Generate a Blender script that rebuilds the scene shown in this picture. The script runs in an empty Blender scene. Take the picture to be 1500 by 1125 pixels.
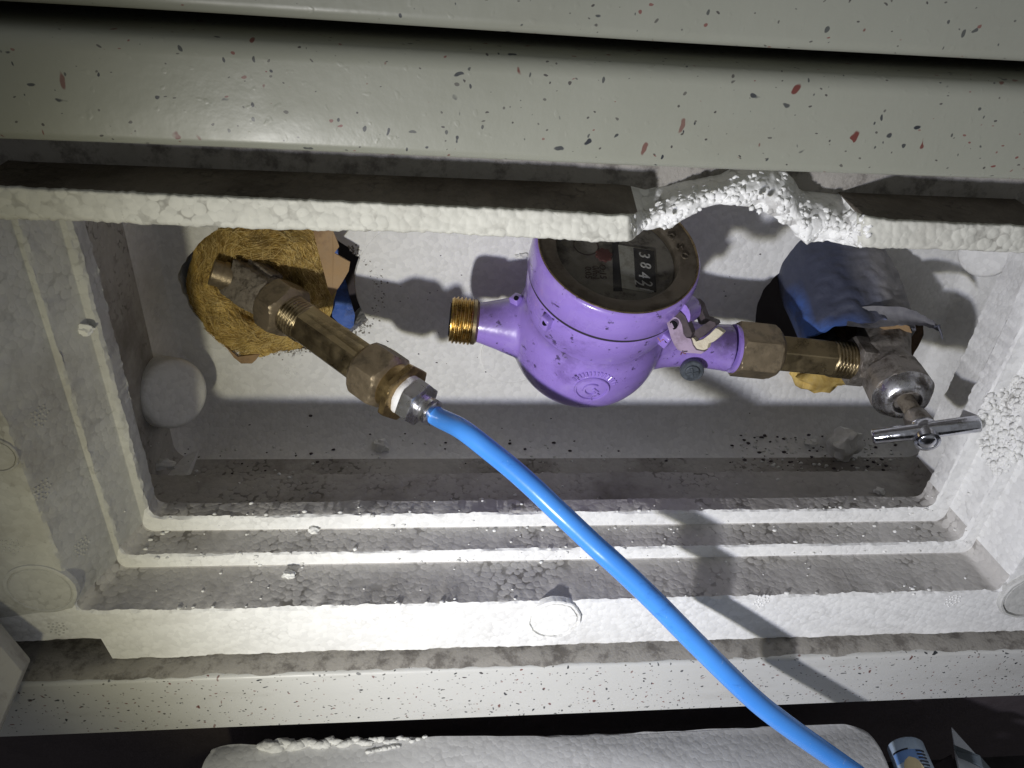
import bpy, bmesh, math, random
import numpy as np
from mathutils import Vector, Matrix, noise
from mathutils.bvhtree import BVHTree
from mathutils.geometry import delaunay_2d_cdt
random.seed(7); RNG = np.random.default_rng(7)
scene = bpy.context.scene
col = scene.collection
R = math.radians

# ------------------------------------------------------------------ camera
F = 1083.0
def nrm(v):
    v = np.array(v, float); return v/np.linalg.norm(v)
EX = nrm((10050, 78, 1083)); dn = np.array((-130, 1690, 1083.)); dn -= EX*dn.dot(EX)
EZ = -nrm(dn); EY = np.cross(EZ, EX)
M3 = np.array([EX, EY, EZ])                       # world = M3 @ (right, down, forward)
cam = bpy.data.cameras.new('camera'); camo = bpy.data.objects.new('camera', cam); col.objects.link(camo)
cam.sensor_width = 36.0; cam.lens = F*36/1500; cam.clip_start = 0.01; cam.clip_end = 60
cx, cy, cz = M3[:, 0], -M3[:, 1], -M3[:, 2]
camo.matrix_world = Matrix(((cx[0], cy[0], cz[0], 0), (cx[1], cy[1], cz[1], 0), (cx[2], cy[2], cz[2], 0), (0, 0, 0, 1)))
scene.camera = camo
cam.dof.use_dof = False

# ------------------------------------------------------------------ light: a hand torch at night, low and left of the camera
w = bpy.data.worlds.new('World'); scene.world = w; w.use_nodes = True
bg = w.node_tree.nodes['Background']; bg.inputs[0].default_value = (0.95, 0.97, 1.0, 1); bg.inputs[1].default_value = 0.21
scene.view_settings.view_transform = 'Standard'; scene.view_settings.look = 'None'
scene.view_settings.exposure = 0.0; scene.view_settings.gamma = 1.0
LAMP = Vector((-0.145, -0.10, -0.228))
def spot(name, loc, aim, power, colr, half, blend, size):
    l = bpy.data.lights.new(name, 'SPOT'); l.energy = power; l.color = colr; l.spot_size = R(half*2); l.spot_blend = blend
    l.shadow_soft_size = size
    o = bpy.data.objects.new(name, l); col.objects.link(o); o.location = loc
    o.rotation_euler = (Vector(aim)-Vector(loc)).to_track_quat('-Z', 'Y').to_euler(); return o
spot('torch_cool_beam', LAMP, (0.25, 0.30, -0.25), 9.0, (0.75, 0.78, 1.0), 51, 1.0, 0.012)
spot('torch_warm_halo', LAMP+Vector((0.002, 0.0, -0.008)), (0.105, 0.34, -0.265), 4.6, (1.0, 0.93, 0.58), 46, 1.0, 0.012)

# ------------------------------------------------------------------ pixel rays to points in the place
def ray(x, y): return M3 @ np.array((x-750, y-562.5, F))
def PY(x, y, Y): r = ray(x, y); return Vector(r*Y/r[1])
def PZ(x, y, Z): r = ray(x, y); return Vector(r*Z/r[2])
def PD(x, y, d): return Vector(ray(x, y)/F*d)
def proj(p):
    c = M3.T @ np.array(p); return 750+F*c[0]/c[2], 562.5+F*c[1]/c[2]
def on_line(A, D, x, y):                            # parameter of the point of a 3D line nearest to a pixel ray
    r = Vector(nrm(ray(x, y))); w0 = Vector(A); b = D.dot(r); d = D.dot(w0); e = r.dot(w0)
    return (b*e - d)/(1-b*b)

# ------------------------------------------------------------------ helpers
def tag(o, label=None, cat=None, group=None, kind=None):
    if label: o['label'] = label
    if cat: o['category'] = cat
    if group: o['group'] = group
    if kind: o['kind'] = kind
    return o
def empty(name, loc=(0, 0, 0)):
    o = bpy.data.objects.new(name, None); col.objects.link(o); o.location = loc; o.empty_display_size = .02; return o
def mk(name, V, Fc, mats, parent=None, smooth=True, midx=None, ang=35, matrix=None):
    me = bpy.data.meshes.new(name); me.from_pydata([tuple(v) for v in V], [], [tuple(int(i) for i in f) for f in Fc])
    if not isinstance(mats, (list, tuple)): mats = [mats]
    for m in mats: me.materials.append(m)
    if midx is not None: me.polygons.foreach_set('material_index', np.array(midx, np.int32))
    me.validate()
    bm = bmesh.new(); bm.from_mesh(me); bmesh.ops.recalc_face_normals(bm, faces=bm.faces); bm.to_mesh(me); bm.free()
    if smooth:
        me.polygons.foreach_set('use_smooth', np.ones(len(me.polygons), bool)); me.set_sharp_from_angle(angle=R(ang))
    me.update()
    o = bpy.data.objects.new(name, me); col.objects.link(o)
    if matrix is not None: me.transform(matrix)
    if parent:
        o.parent = parent
        o.matrix_parent_inverse = Matrix.Translation(-Vector(parent.location)) if parent.type == "EMPTY" else Matrix.Identity(4)
    return o
def parent_world(p):
    v = Vector(p.location)
    if p.parent: v = v*1
    return v
class G:                                            # gathers pieces into one mesh
    def __init__(s): s.V = []; s.F = []; s.I = []
    def add(s, VF, mi=0, mat=None):
        V, Fc = VF; b = len(s.V)
        s.V += [(mat @ Vector(v)) if mat is not None else Vector(v) for v in V]
        s.F += [tuple(i+b for i in f) for f in Fc]; s.I += [mi]*len(Fc); return s
    def make(s, name, mats, parent=None, **k): return mk(name, s.V, s.F, mats, parent, midx=s.I, **k)
def frame(o, z, x):
    z = Vector(z).normalized(); x = Vector(x); x = (x-z*x.dot(z)).normalized(); y = z.cross(x)
    m = Matrix((x, y, z)).transposed().to_4x4(); m.translation = Vector(o); return m
def grid_faces(nr, nc, wrap=True):
    f = []
    for i in range(nr-1):
        for j in range(nc if wrap else nc-1):
            k = (j+1) % nc; f.append((i*nc+j, i*nc+k, (i+1)*nc+k, (i+1)*nc+j))
    return f
def lathe(prof, seg=48, rfun=None, cap0=True, cap1=True):      # prof: (z, r)
    V = []
    for z, r in prof:
        for j in range(seg):
            a = 2*math.pi*j/seg; rr = rfun(a, z, r) if rfun else r
            V.append((rr*math.cos(a), rr*math.sin(a), z))
    f = grid_faces(len(prof), seg)
    if cap0: f.append(tuple(range(seg))[::-1])
    if cap1: f.append(tuple((len(prof)-1)*seg+j for j in range(seg)))
    return V, f
def hexnut(z0, z1, af, ch0=.25, ch1=.25, bore=0, seg=96, rot=0.0, n=6):
    """prism with n flats (af across flats) whose ends are turned down by a cone"""
    ap = af/2; rc = ap/math.cos(math.pi/n); L = z1-z0; st = math.pi/n
    def rf(a, z, r):
        h = ap/math.cos(((a-rot) % (2*st))-st); return min(h, r)
    c0 = ch0*ap; c1 = ch1*ap; rows = []
    for k in range(6): t = k/5; rows.append((z0+c0*.62*t, ap*.955 - c0*.35 + (rc-ap*.955+c0*.35)*math.sin(t*math.pi/2)))
    for k in range(6): t = 1-k/5; rows.append((z1-c1*.62*t, ap*.955 - c1*.35 + (rc-ap*.955+c1*.35)*math.sin(t*math.pi/2)))
    return lathe(rows, seg, rf)
def thread(z0, z1, r, pitch, depth, seg=48):
    n = int((z1-z0)/pitch*8)+2; V = []; rows = []
    def rf(a, z, rr):
        ph = ((z/pitch)+a/(2*math.pi)) % 1.0; tri = abs(ph*2-1)
        e = min(1, (z-z0)/(pitch*.8), (z1-z)/(pitch*.8)); return r-depth + depth*max(0, min(1, (tri-.2)/.5))*max(e, 0.25)
    return lathe([(z0+(z1-z0)*i/(n-1), r) for i in range(n)], seg, rf)
def box(x0, x1, y0, y1, z0, z1, bev=0.0):
    bm = bmesh.new(); bmesh.ops.create_cube(bm, size=1)
    for v in bm.verts: v.co = Vector(((x0+x1)/2+v.co.x*(x1-x0), (y0+y1)/2+v.co.y*(y1-y0), (z0+z1)/2+v.co.z*(z1-z0)))
    if bev: bmesh.ops.bevel(bm, geom=bm.edges[:], offset=bev, segments=3, affect='EDGES', profile=.5)
    V = [v.co.copy() for v in bm.verts]; bm.verts.index_update(); Fc = [tuple(v.index for v in f.verts) for f in bm.faces]; bm.free(); return V, Fc
def prism(poly, z0, z1, bev=0.0):                   # outline in xy, extruded along z
    bm = bmesh.new(); vs = [bm.verts.new((x, y, z0)) for x, y in poly]; f = bm.faces.new(vs)
    r = bmesh.ops.extrude_face_region(bm, geom=[f])
    for v in r['geom']:
        if isinstance(v, bmesh.types.BMVert): v.co.z = z1
    if bev:
        bmesh.ops.bevel(bm, geom=bm.edges[:], offset=bev, segments=2, affect='EDGES', profile=.5)
    bm.verts.index_update(); V = [v.co.copy() for v in bm.verts]; Fc = [tuple(v.index for v in f.verts) for f in bm.faces]; bm.free(); return V, Fc
def spline(pts, n):                                  # Catmull-Rom through tuples
    P = np.array(pts, float); P = np.vstack([2*P[0]-P[1], P, 2*P[-1]-P[-2]]); out = []
    m = len(P)-3
    for i in range(n):
        u = i/(n-1)*m; k = min(int(u), m-1); t = u-k; a, b, c, d = P[k:k+4]
        out.append(.5*((2*b)+(-a+c)*t+(2*a-5*b+4*c-d)*t*t+(-a+3*b-3*c+d)*t**3))
    return np.array(out)
def tube(path, rad, seg=10, cap=True):
    path = [Vector(p) for p in path]; n = len(path); V = []
    if not hasattr(rad, '__len__'): rad = [rad]*n
    t0 = (path[1]-path[0]).normalized(); u = t0.orthogonal().normalized()
    for i in range(n):
        t = (path[min(i+1, n-1)]-path[max(i-1, 0)]).normalized(); u = (u-t*u.dot(t)).normalized(); v = t.cross(u)
        for j in range(seg):
            a = 2*math.pi*j/seg; V.append(path[i]+(u*math.cos(a)+v*math.sin(a))*rad[i])
    f = grid_faces(n, seg)
    if cap: f += [tuple(range(seg))[::-1], tuple((n-1)*seg+j for j in range(seg))]
    return V, f
def ico(r, sub=2, jit=0.0, sc=(1, 1, 1), seed=0):
    bm = bmesh.new(); bmesh.ops.create_icosphere(bm, subdivisions=sub, radius=1)
    for v in bm.verts:
        k = 1+jit*noise.noise(v.co*1.7+Vector((seed*3.1, seed, 0)))+jit*.5*noise.noise(v.co*4+Vector((seed, 0, 9)))
        v.co = Vector((v.co.x*sc[0], v.co.y*sc[1], v.co.z*sc[2]))*k*r
    V = [v.co.copy() for v in bm.verts]; bm.verts.index_update(); Fc = [tuple(v.index for v in f.verts) for f in bm.faces]; bm.free(); return V, Fc
def worley(U, Vv, cell, seed=0):                     # bead heights: distance to nearest jittered centre, in cells
    r = np.random.default_rng(seed); N = 256; jx = r.random((N, N)); jy = r.random((N, N))
    a = U/cell; b = Vv/cell; ia = np.floor(a).astype(int); ib = np.floor(b).astype(int); best = np.full(U.shape, 9.)
    for dx in (-1, 0, 1):
        for dy in (-1, 0, 1):
            x = ia+dx; y = ib+dy; px = x+.15+.7*jx[x % N, y % N]; py = y+.15+.7*jy[x % N, y % N]
            best = np.minimum(best, (px-a)**2+(py-b)**2)
    return np.sqrt(best)

# ------------------------------------------------------------------ materials
class NT:
    def __init__(s, name):
        s.m = bpy.data.materials.new(name); s.m.use_nodes = True; s.t = s.m.node_tree; s.N = s.t.nodes; s.L = s.t.links
        s.b = s.N['Principled BSDF']; s.tc = s.N.new('ShaderNodeTexCoord').outputs['Object']
    def n(s, typ, **k):
        nd = s.N.new('ShaderNode'+typ)
        for a, v in k.items():
            if a.startswith('i_'):
                key = a[2:]; key = int(key) if key.isdigit() else key
                if isinstance(v, bpy.types.NodeSocket): s.L.new(v, nd.inputs[key])
                else: nd.inputs[key].default_value = v
            else: setattr(nd, a, v)
        return nd
    def math(s, op, a, b=0.0, clamp=False): return s.n('Math', operation=op, use_clamp=clamp, i_0=a, i_1=b).outputs[0]
    def noise(s, scale, detail=3, rough=.5, vec=None, dist=0.0):
        return s.n('TexNoise', i_Vector=vec or s.tc, i_Scale=scale, i_Detail=detail, i_Roughness=rough, i_Distortion=dist).outputs[0]
    def vor(s, scale, feature='F1', vec=None, rand=1.0):
        return s.n('TexVoronoi', feature=feature, i_Vector=vec or s.tc, i_Scale=scale, i_Randomness=rand)
    def ss(s, v, a, b, lo=0.0, hi=1.0):
        nd = s.n('MapRange', interpolation_type='SMOOTHSTEP', i_Value=v); nd.inputs['From Min'].default_value = a; nd.inputs['From Max'].default_value = b
        nd.inputs['To Min'].default_value = lo; nd.inputs['To Max'].default_value = hi; return nd.outputs[0]
    def mix(s, f, a, b):
        nd = s.n('Mix', data_type='RGBA')
        for k, v in ((0, f), (6, a), (7, b)):
            if isinstance(v, bpy.types.NodeSocket): s.L.new(v, nd.inputs[k])
            else: nd.inputs[k].default_value = v if k == 0 else (*v, 1)
        return nd.outputs[2]
    def scale(s, v, xyz, loc=(0, 0, 0), rot=(0, 0, 0)):
        nd = s.n('Mapping', i_Vector=v); nd.inputs['Scale'].default_value = xyz; nd.inputs['Location'].default_value = loc; nd.inputs['Rotation'].default_value = rot; return nd.outputs[0]
    def bump(s, h, strength, dist=.001, prev=None):
        nd = s.n('Bump', i_Height=h, i_Strength=strength, i_Distance=dist)
        if prev: s.L.new(prev, nd.inputs['Normal'])
        return nd.outputs[0]
    def done(s, colr=None, rough=None, metal=None, nor=None, spec=None):
        for key, v in (('Base Color', colr), ('Roughness', rough), ('Metallic', metal), ('Normal', nor), ('Specular IOR Level', spec)):
            if v is None: continue
            if isinstance(v, bpy.types.NodeSocket): s.L.new(v, s.b.inputs[key])
            elif key == 'Base Color': s.b.inputs[key].default_value = (*v, 1)
            else: s.b.inputs[key].default_value = v
        return s.m

def foam(name, base=(.74, .74, .73), dirt=(.16, .135, .105), amount=.25, pits=.3, bead=290, bump=.35, seed=0.0, streak=1.0, spec=.3, rough=.62):
    s = NT(name); off = s.scale(s.tc, (1, 1, 1), (seed, seed*.7, seed*.3))
    warp = s.noise(60, 2, vec=off); 
    v = s.vor(bead, vec=off); d = v.outputs['Distance']
    e = s.vor(bead, 'DISTANCE_TO_EDGE', vec=off).outputs['Distance']
    big = s.noise(13, 6, .62, vec=s.scale(off, (1, 1, streak))); fine = s.noise(900, 2, .6, vec=off)
    mid = s.noise(75, 4, .65, vec=off)
    dm = s.math('MULTIPLY', s.ss(big, .56-.28*amount, .84-.3*amount), min(1, amount*1.5))
    patch = s.ss(s.noise(22, 3, .5, vec=off), .38, .62)
    pm = s.math('MULTIPLY', s.math('MULTIPLY', s.ss(d, .60, .74), s.ss(mid, .40, .58)), s.math('MULTIPLY', patch, pits))
    beadtone = s.ss(s.n('SeparateColor', i_0=v.outputs['Color']).outputs[0], 0, 1, .93, 1.03)
    c0 = s.n('Mix', data_type='RGBA', blend_type='MULTIPLY'); c0.inputs[0].default_value = 1; c0.inputs[6].default_value = (*base, 1)
    s.L.new(beadtone, c0.inputs[7])
    c = s.mix(dm, c0.outputs[2], dirt)
    c = s.mix(pm, c, tuple(x*.45 for x in dirt))
    spk = s.math('MULTIPLY', s.ss(s.noise(420, 1, .5, vec=off), .72, .78), .45*amount+.06)
    c = s.mix(spk, c, tuple(x*.5 for x in dirt))
    h = s.math('MULTIPLY', s.ss(d, .78, .35), s.math('ADD', s.math('MULTIPLY', patch, .4), .45))
    h = s.math('ADD', h, s.math('MULTIPLY', fine, .22)); h = s.math('ADD', h, s.math('MULTIPLY', mid, .55))
    tip = s.ss(s.vor(bead*.8, vec=s.scale(off, (1, 1, 1), (.37, .11, .2))).outputs['Distance'], .2, .0)
    h = s.math('ADD', h, s.math('MULTIPLY', tip, .45))
    return s.done(c, rough, nor=s.bump(h, bump, .0011), spec=spec)

M = {}
M['foam'] = foam('white_foam', amount=.14, pits=.16, bead=350, bump=.15)
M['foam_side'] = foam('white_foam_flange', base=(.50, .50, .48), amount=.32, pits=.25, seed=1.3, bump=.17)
M['foam_tread'] = foam('dusty_foam_tread', base=(.50, .485, .465), dirt=(.17, .15, .125), amount=.34, pits=.75, seed=2.1, bump=.24)
M['foam_floor_shade'] = foam('dirty_floor_shade_foam', base=(.43, .415, .39), dirt=(.12, .105, .088), amount=.50, pits=.7, seed=3.7, bump=.2)  # real dirt on the floor, painted shade on the left inner wall
M['foam_back'] = foam('white_foam_back', amount=.12, pits=.06, seed=4.4, bump=.25)
M['foam_lip'] = foam('beaded_foam_lip', base=(.54, .535, .475), amount=.26, pits=.5, seed=5.2, bump=.25, bead=250)
M['foam_lip_top'] = foam('grimy_foam_top', base=(.17, .15, .125), dirt=(.05, .04, .03), amount=.6, pits=.6, seed=6.2)
M['foam_torn'] = foam('torn_foam', base=(.76, .76, .74), amount=.16, pits=.5, seed=7.7, bump=.35, bead=250, spec=.06, rough=.9)
M['foam_lid'] = foam('foam_lid_skin', base=(.66, .66, .66), amount=.14, pits=.15, seed=8.8, bump=.12)

def speckled(name, base, seed=0.0, dens=1.0, size=1.0, dust=.2):
    s = NT(name); v0 = s.scale(s.tc, (1, 1, 1), (seed, seed*.3, seed*.7))
    nz = s.n('TexNoise', i_Vector=v0, i_Scale=130.0, i_Detail=2.0).outputs['Color']
    vv = s.n('VectorMath', operation='SCALE', i_0=s.n('VectorMath', operation='SUBTRACT', i_0=nz, i_1=(.5, .5, .5)).outputs[0]); vv.inputs['Scale'].default_value = .010*size
    vec = s.n('VectorMath', operation='ADD', i_0=v0, i_1=vv.outputs[0]).outputs[0]
    def layer(rot, sc, scale, keep, rmax):
        m = s.scale(vec, sc, (seed+rot, .3*rot, 0), (0, rot, 0)); v = s.vor(scale/size, vec=m)
        cc = s.n('SeparateColor', i_0=v.outputs['Color'])
        rr = s.ss(cc.outputs[1], 0, 1, rmax*.25, rmax)
        inside = s.ss(s.math('SUBTRACT', v.outputs['Distance'], rr), .035, -.025, 0, 1)
        inside = s.math('MULTIPLY', inside, s.ss(cc.outputs[2], 0, 1, .75, 1.0))
        return s.math('MULTIPLY', inside, s.math('GREATER_THAN', cc.outputs[0], 1-keep*dens))
    c = s.mix(s.noise(7, 4, .6), base, tuple(x*.86 for x in base))
    c = s.mix(s.math('MULTIPLY', s.ss(s.noise(30, 5, .7, vec=s.scale(v0, (.3, 1, 1))), .5, .8), dust), c, (.20, .18, .14))
    red = (.12, .036, .028); blk = (.022, .025, .03)
    c = s.mix(layer(.5, (1, 1, .5), 95, .16, .20), c, red)
    c = s.mix(layer(-.9, (.5, 1, 1), 120, .16, .19), c, blk)
    c = s.mix(layer(1.9, (1, 1, .6), 190, .17, .22), c, blk)
    c = s.mix(layer(3.4, (.7, 1, 1), 330, .12, .26), c, (.06, .055, .05))
    c = s.mix(layer(2.6, (.6, 1, 1), 230, .10, .2), c, (.16, .06, .05))
    h = s.math('ADD', s.math('MULTIPLY', s.noise(160, 3, .55, vec=v0), .8), s.math('MULTIPLY', s.ss(s.noise(300, 1, vec=v0), .66, .78), .25))
    return s.done(c, s.ss(s.noise(40, 3), .3, .7, .33, .5), nor=s.bump(h, .22, .0008), spec=.45)
M['speckle_top'] = speckled('speckled_stone_coat_top', (.275, .28, .228), 0, 1.25, .58)
M['speckle_bot'] = speckled('speckled_stone_coat_sill', (.54, .54, .52), 3.3, 3.2, .62, .3)

def simple(name, c, rough=.5, metal=0.0, var=.25, dirt=None, damt=.4, bump=.15, sc=60, spec=.5, bsc=None):
    s = NT(name); n1 = s.noise(sc, 5, .65)
    cc = s.mix(n1, tuple(x*(1-var) for x in c), tuple(min(1, x*(1+var)) for x in c))
    if dirt: cc = s.mix(s.math('MULTIPLY', s.ss(s.noise(sc*1.4, 6, .7), .46, .66), damt), cc, dirt)
    r = s.ss(s.noise(sc*2, 4, .6), .3, .7, max(.05, rough-.1), min(1, rough+.14))
    return s.done(cc, r, metal, s.bump(s.noise(bsc or sc*8, 4, .6), bump, .0006), spec)
M['brass_dark'] = simple('tarnished_brass', (.33, .265, .155), .36, 1.0, .2, (.10, .08, .05), .55, .25, 55)
M['brass_nut'] = simple('aged_brass_nut', (.27, .215, .14), .42, .68, .2, (.09, .075, .055), .6, .35, 70)
M['brass'] = simple('worn_brass', (.50, .34, .11), .28, 1.0, .25, (.16, .11, .05), .7, .2, 90)
M['brass_bush'] = simple('bushing_brass', (.36, .26, .12), .36, .95, .25, (.16, .11, .06), .6, .2, 90)
M['zinc_old'] = simple('corroded_zinc', (.21, .18, .14), .75, .1, .40, (.07, .055, .04), .9, 1.0, 150)
M['nickel'] = simple('stained_nickel', (.30, .275, .25), .44, .65, .3, (.08, .065, .05), .85, .9, 75)
M['chrome'] = simple('chrome_plate', (.56, .57, .62), .09, 1.0, .1, (.2, .18, .16), .5, .12, 120)
M['chrome_worn'] = simple('worn_chrome', (.55, .55, .57), .24, .95, .2, (.16, .14, .12), .9, .3, 90)
M['steel'] = simple('zinc_plated_steel', (.60, .60, .62), .30, 1.0, .08, (.35, .34, .33), .4, .12, 60)
M['black'] = simple('black_void', (.006, .006, .008), .9, 0, .2, bump=.05, spec=.1)
M['seam'] = simple('dirt_in_seam', (.018, .012, .022), .8, 0, .3, bump=.3)
M['tape'] = simple('white_thread_tape', (.82, .82, .82), .45, 0, .05, None, 0, .6, 200)
M['kraft'] = simple('kraft_paper', (.33, .215, .11), .75, 0, .25, (.14, .08, .05), .5, .3, 60)
M['rust'] = simple('brown_insulation', (.075, .042, .022), .9, 0, .5, (.02, .012, .008), .7, 1.0, 120)
M['blue_film'] = simple('blue_plastic_film', (.05, .12, .42), .35, 0, .4, (.03, .035, .06), .7, .5, 50)
M['concrete'] = simple('dusty_mortar', (.27, .255, .23), .85, 0, .25, (.09, .08, .07), .8, .7, 70)
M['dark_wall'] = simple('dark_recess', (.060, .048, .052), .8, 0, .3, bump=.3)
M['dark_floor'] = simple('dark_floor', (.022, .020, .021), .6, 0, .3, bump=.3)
M['mauve'] = simple('mauve_plastic', (.40, .31, .42), .42, 0, .12, (.16, .12, .15), .5, .12, 80)
M['mauve_dark'] = simple('grimy_plastic', (.085, .066, .074), .5, 0, .25, (.03, .025, .028), .5, .2, 90)
M['glue'] = simple('cracked_cream_plastic', (.66, .60, .46), .5, 0, .2, (.35, .28, .18), .5, .5, 160)
M['bolt'] = simple('grey_screw', (.10, .115, .13), .4, .5, .25, (.04, .045, .05), .5, .3, 160)
M['copper'] = simple('copper_wire', (.75, .38, .26), .3, 1, .1)
M['bezel'] = simple('bronze_bezel', (.15, .128, .098), .44, .55, .25, (.045, .034, .022), .6, .15, 60)
M['bezel_edge'] = simple('bright_bezel_edge', (.42, .33, .20), .28, .9, .2, (.14, .1, .07), .5, .1, 80)
M['dial'] = simple('grimy_dial', (.25, .235, .205), .75, 0, .35, (.035, .03, .025), .9, .1, 55)
M['dial_black'] = simple('dial_black', (.02, .02, .024), .7, 0, .3, bump=.05)
M['dial_label'] = simple('dial_label', (.42, .42, .38), .7, 0, .1, (.2, .18, .15), .6, .05, 120)
M['digit'] = simple('digit_paint', (.62, .62, .62), .7, 0, .1, (.25, .25, .25), .4, 0, 300)
M['dial_red'] = simple('dial_red', (.10, .03, .028), .7, 0, .2)
M['dial_ink'] = simple('dial_ink', (.055, .032, .028), .8, 0, .2)
M['paper'] = simple('white_sheet', (.78, .83, .90), .5, 0, .08, None, 0, .1, 40)
M['tube_white'] = simple('pale_blue_tube', (.50, .62, .78), .4, 0, .06, None, 0, .05, 40)
M['print_blue'] = simple('print_blue', (.16, .30, .62), .45, 0, .1)
M['print_dark'] = simple('print_dark', (.015, .018, .03), .45, 0, .1)
M['print_cream'] = simple('print_cream', (.72, .60, .36), .45, 0, .15, None, 0, .1, 200)
M['grey_stripe'] = simple('grey_stripe', (.14, .17, .19), .5, 0, .1)
M['door'] = simple('pale_door_edge', (.34, .33, .31), .5, 0, .12, (.15, .13, .12), .5, .2, 60)

def paint_purple():
    s = NT('purple_enamel'); base = s.mix(s.noise(24, 4), (.27, .178, .55), (.305, .205, .60))
    geo = s.n('NewGeometry')
    grime = s.math('MULTIPLY', s.ss(s.noise(38, 8, .74), .50, .70), .62)
    base = s.mix(grime, base, (.13, .075, .27))
    sc = s.math('MULTIPLY', s.ss(s.noise(170, 5, .7, vec=s.scale(s.tc, (1, .35, 1))), .61, .66), .85)
    base = s.mix(s.math('MULTIPLY', s.ss(s.noise(26, 6, .7, dist=.6), .54, .62), .25), base, (.42, .33, .66))
    base = s.mix(sc, base, (.03, .018, .06))
    st_ = s.n('Attribute', attribute_name='soot').outputs['Fac']
    base = s.mix(s.math('MULTIPLY', s.math('MULTIPLY', st_, s.ss(s.noise(70, 6, .7), .30, .62)), .8), base, (.055, .035, .085))
    h = s.math('ADD', s.math('ADD', s.noise(120, 3), s.math('MULTIPLY', s.noise(520, 3), .3)), s.math('MULTIPLY', sc, -.4))
    s.b.inputs['Coat Weight'].default_value = .6; s.b.inputs['Coat Roughness'].default_value = .10
    return s.done(base, s.ss(s.noise(60, 3), .3, .7, .24, .40), nor=s.bump(h, .22, .0007))
M['purple'] = paint_purple()
def paint_hose():
    s = NT('blue_hose_plastic'); z = s.ss(s.noise(26, 3), .3, .7)
    c = s.mix(z, (.055, .25, .74), (.070, .29, .80))
    sm = s.math('MULTIPLY', s.ss(s.noise(70, 6, .7, vec=s.scale(s.tc, (.4, 1, 1))), .56, .74), .45)
    c = s.mix(sm, c, (.015, .06, .26))
    c = s.mix(s.math('MULTIPLY', s.ss(s.noise(240, 5, .7, vec=s.scale(s.tc, (1, .25, 1), (2, 1, 0), (0, 0, .8))), .64, .70), .4), c, (.30, .46, .78))
    g = s.n('Attribute', attribute_name='grime').outputs['Fac']
    c = s.mix(s.math('MULTIPLY', s.math('MULTIPLY', g, s.ss(s.noise(110, 4, .7), .4, .58)), .85), c, (.012, .03, .10))
    return s.done(c, .27, nor=s.bump(s.noise(200, 3), .12, .0005))
M['hose'] = paint_hose()
def wool_mat():
    s = NT('glass_wool'); n1 = s.noise(38, 6, .68, dist=1.2); n2 = s.noise(230, 4, .7, vec=s.scale(s.tc, (1, 1, .25)))
    c = s.mix(s.ss(n1, .30, .68), (.42, .27, .065), (.78, .58, .20)); c = s.mix(s.math('MULTIPLY', s.ss(n2, .45, .7), .6), c, (.66, .50, .22))
    c = s.mix(s.math('MULTIPLY', s.ss(s.noise(17, 4), .5, .72), .6), c, (.10, .05, .015))
    return s.done(c, .95, nor=s.bump(s.math('ADD', n2, n1), .25, .0010), spec=.1)
M['wool'] = wool_mat()
M['wool_pale'] = simple('pale_wool_fibre', (.80, .62, .27), .9, 0, .2)
M['wool_dark'] = simple('dark_wool_fibre', (.34, .21, .06), .9, 0, .3)
def fabric_mat():
    s = NT('navy_wrap'); dust = s.n('Attribute', attribute_name='dust').outputs['Fac']
    n1 = s.noise(55, 6, .7); c = s.mix(n1, (.022, .027, .050), (.055, .062, .098))
    bl = s.n('Attribute', attribute_name='blue').outputs['Fac']
    c = s.mix(s.math('MULTIPLY', bl, s.ss(n1, .2, .6)), c, (.04, .11, .38))
    c = s.mix(s.math('MULTIPLY', dust, s.ss(n1, .15, .6, .35, 1)), c, (.20, .195, .20))
    return s.done(c, .6, nor=s.bump(s.math('ADD', s.noise(300, 3), s.math('MULTIPLY', s.noise(40, 3), 2)), .4, .0012))
M['wrap'] = fabric_mat()
def glass_mat():
    s = NT('dusty_glass'); t = s.n('BsdfTransparent'); t.inputs[0].default_value = (.80, .80, .78, 1); g = s.n('BsdfGlossy'); g.inputs['Roughness'].default_value = .12
    d = s.n('BsdfDiffuse'); d.inputs[0].default_value = (.13, .12, .10, 1)
    fr = s.n('LayerWeight'); fr.inputs[0].default_value = .25
    m1 = s.n('MixShader', i_0=s.math('MULTIPLY', fr.outputs[1], .35), i_1=t.outputs[0], i_2=g.outputs[0])
    m2 = s.n('MixShader', i_0=s.ss(s.noise(60, 6, .7), .45, .75, .0, .35), i_1=m1.outputs[0], i_2=d.outputs[0])
    s.L.new(m2.outputs[0], s.N['Material Output'].inputs[0]); return s.m
M['glass'] = glass_mat()

def recentre(o):
    c = sum((Vector(b) for b in o.bound_box), Vector())/8; o.data.transform(Matrix.Translation(-c)); o.location = c; return o

# ================================================================== THE SETTING
YB, YF, YS = .470, .2716, .2995                       # back of the liner, its front face, the strip behind the lip
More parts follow.
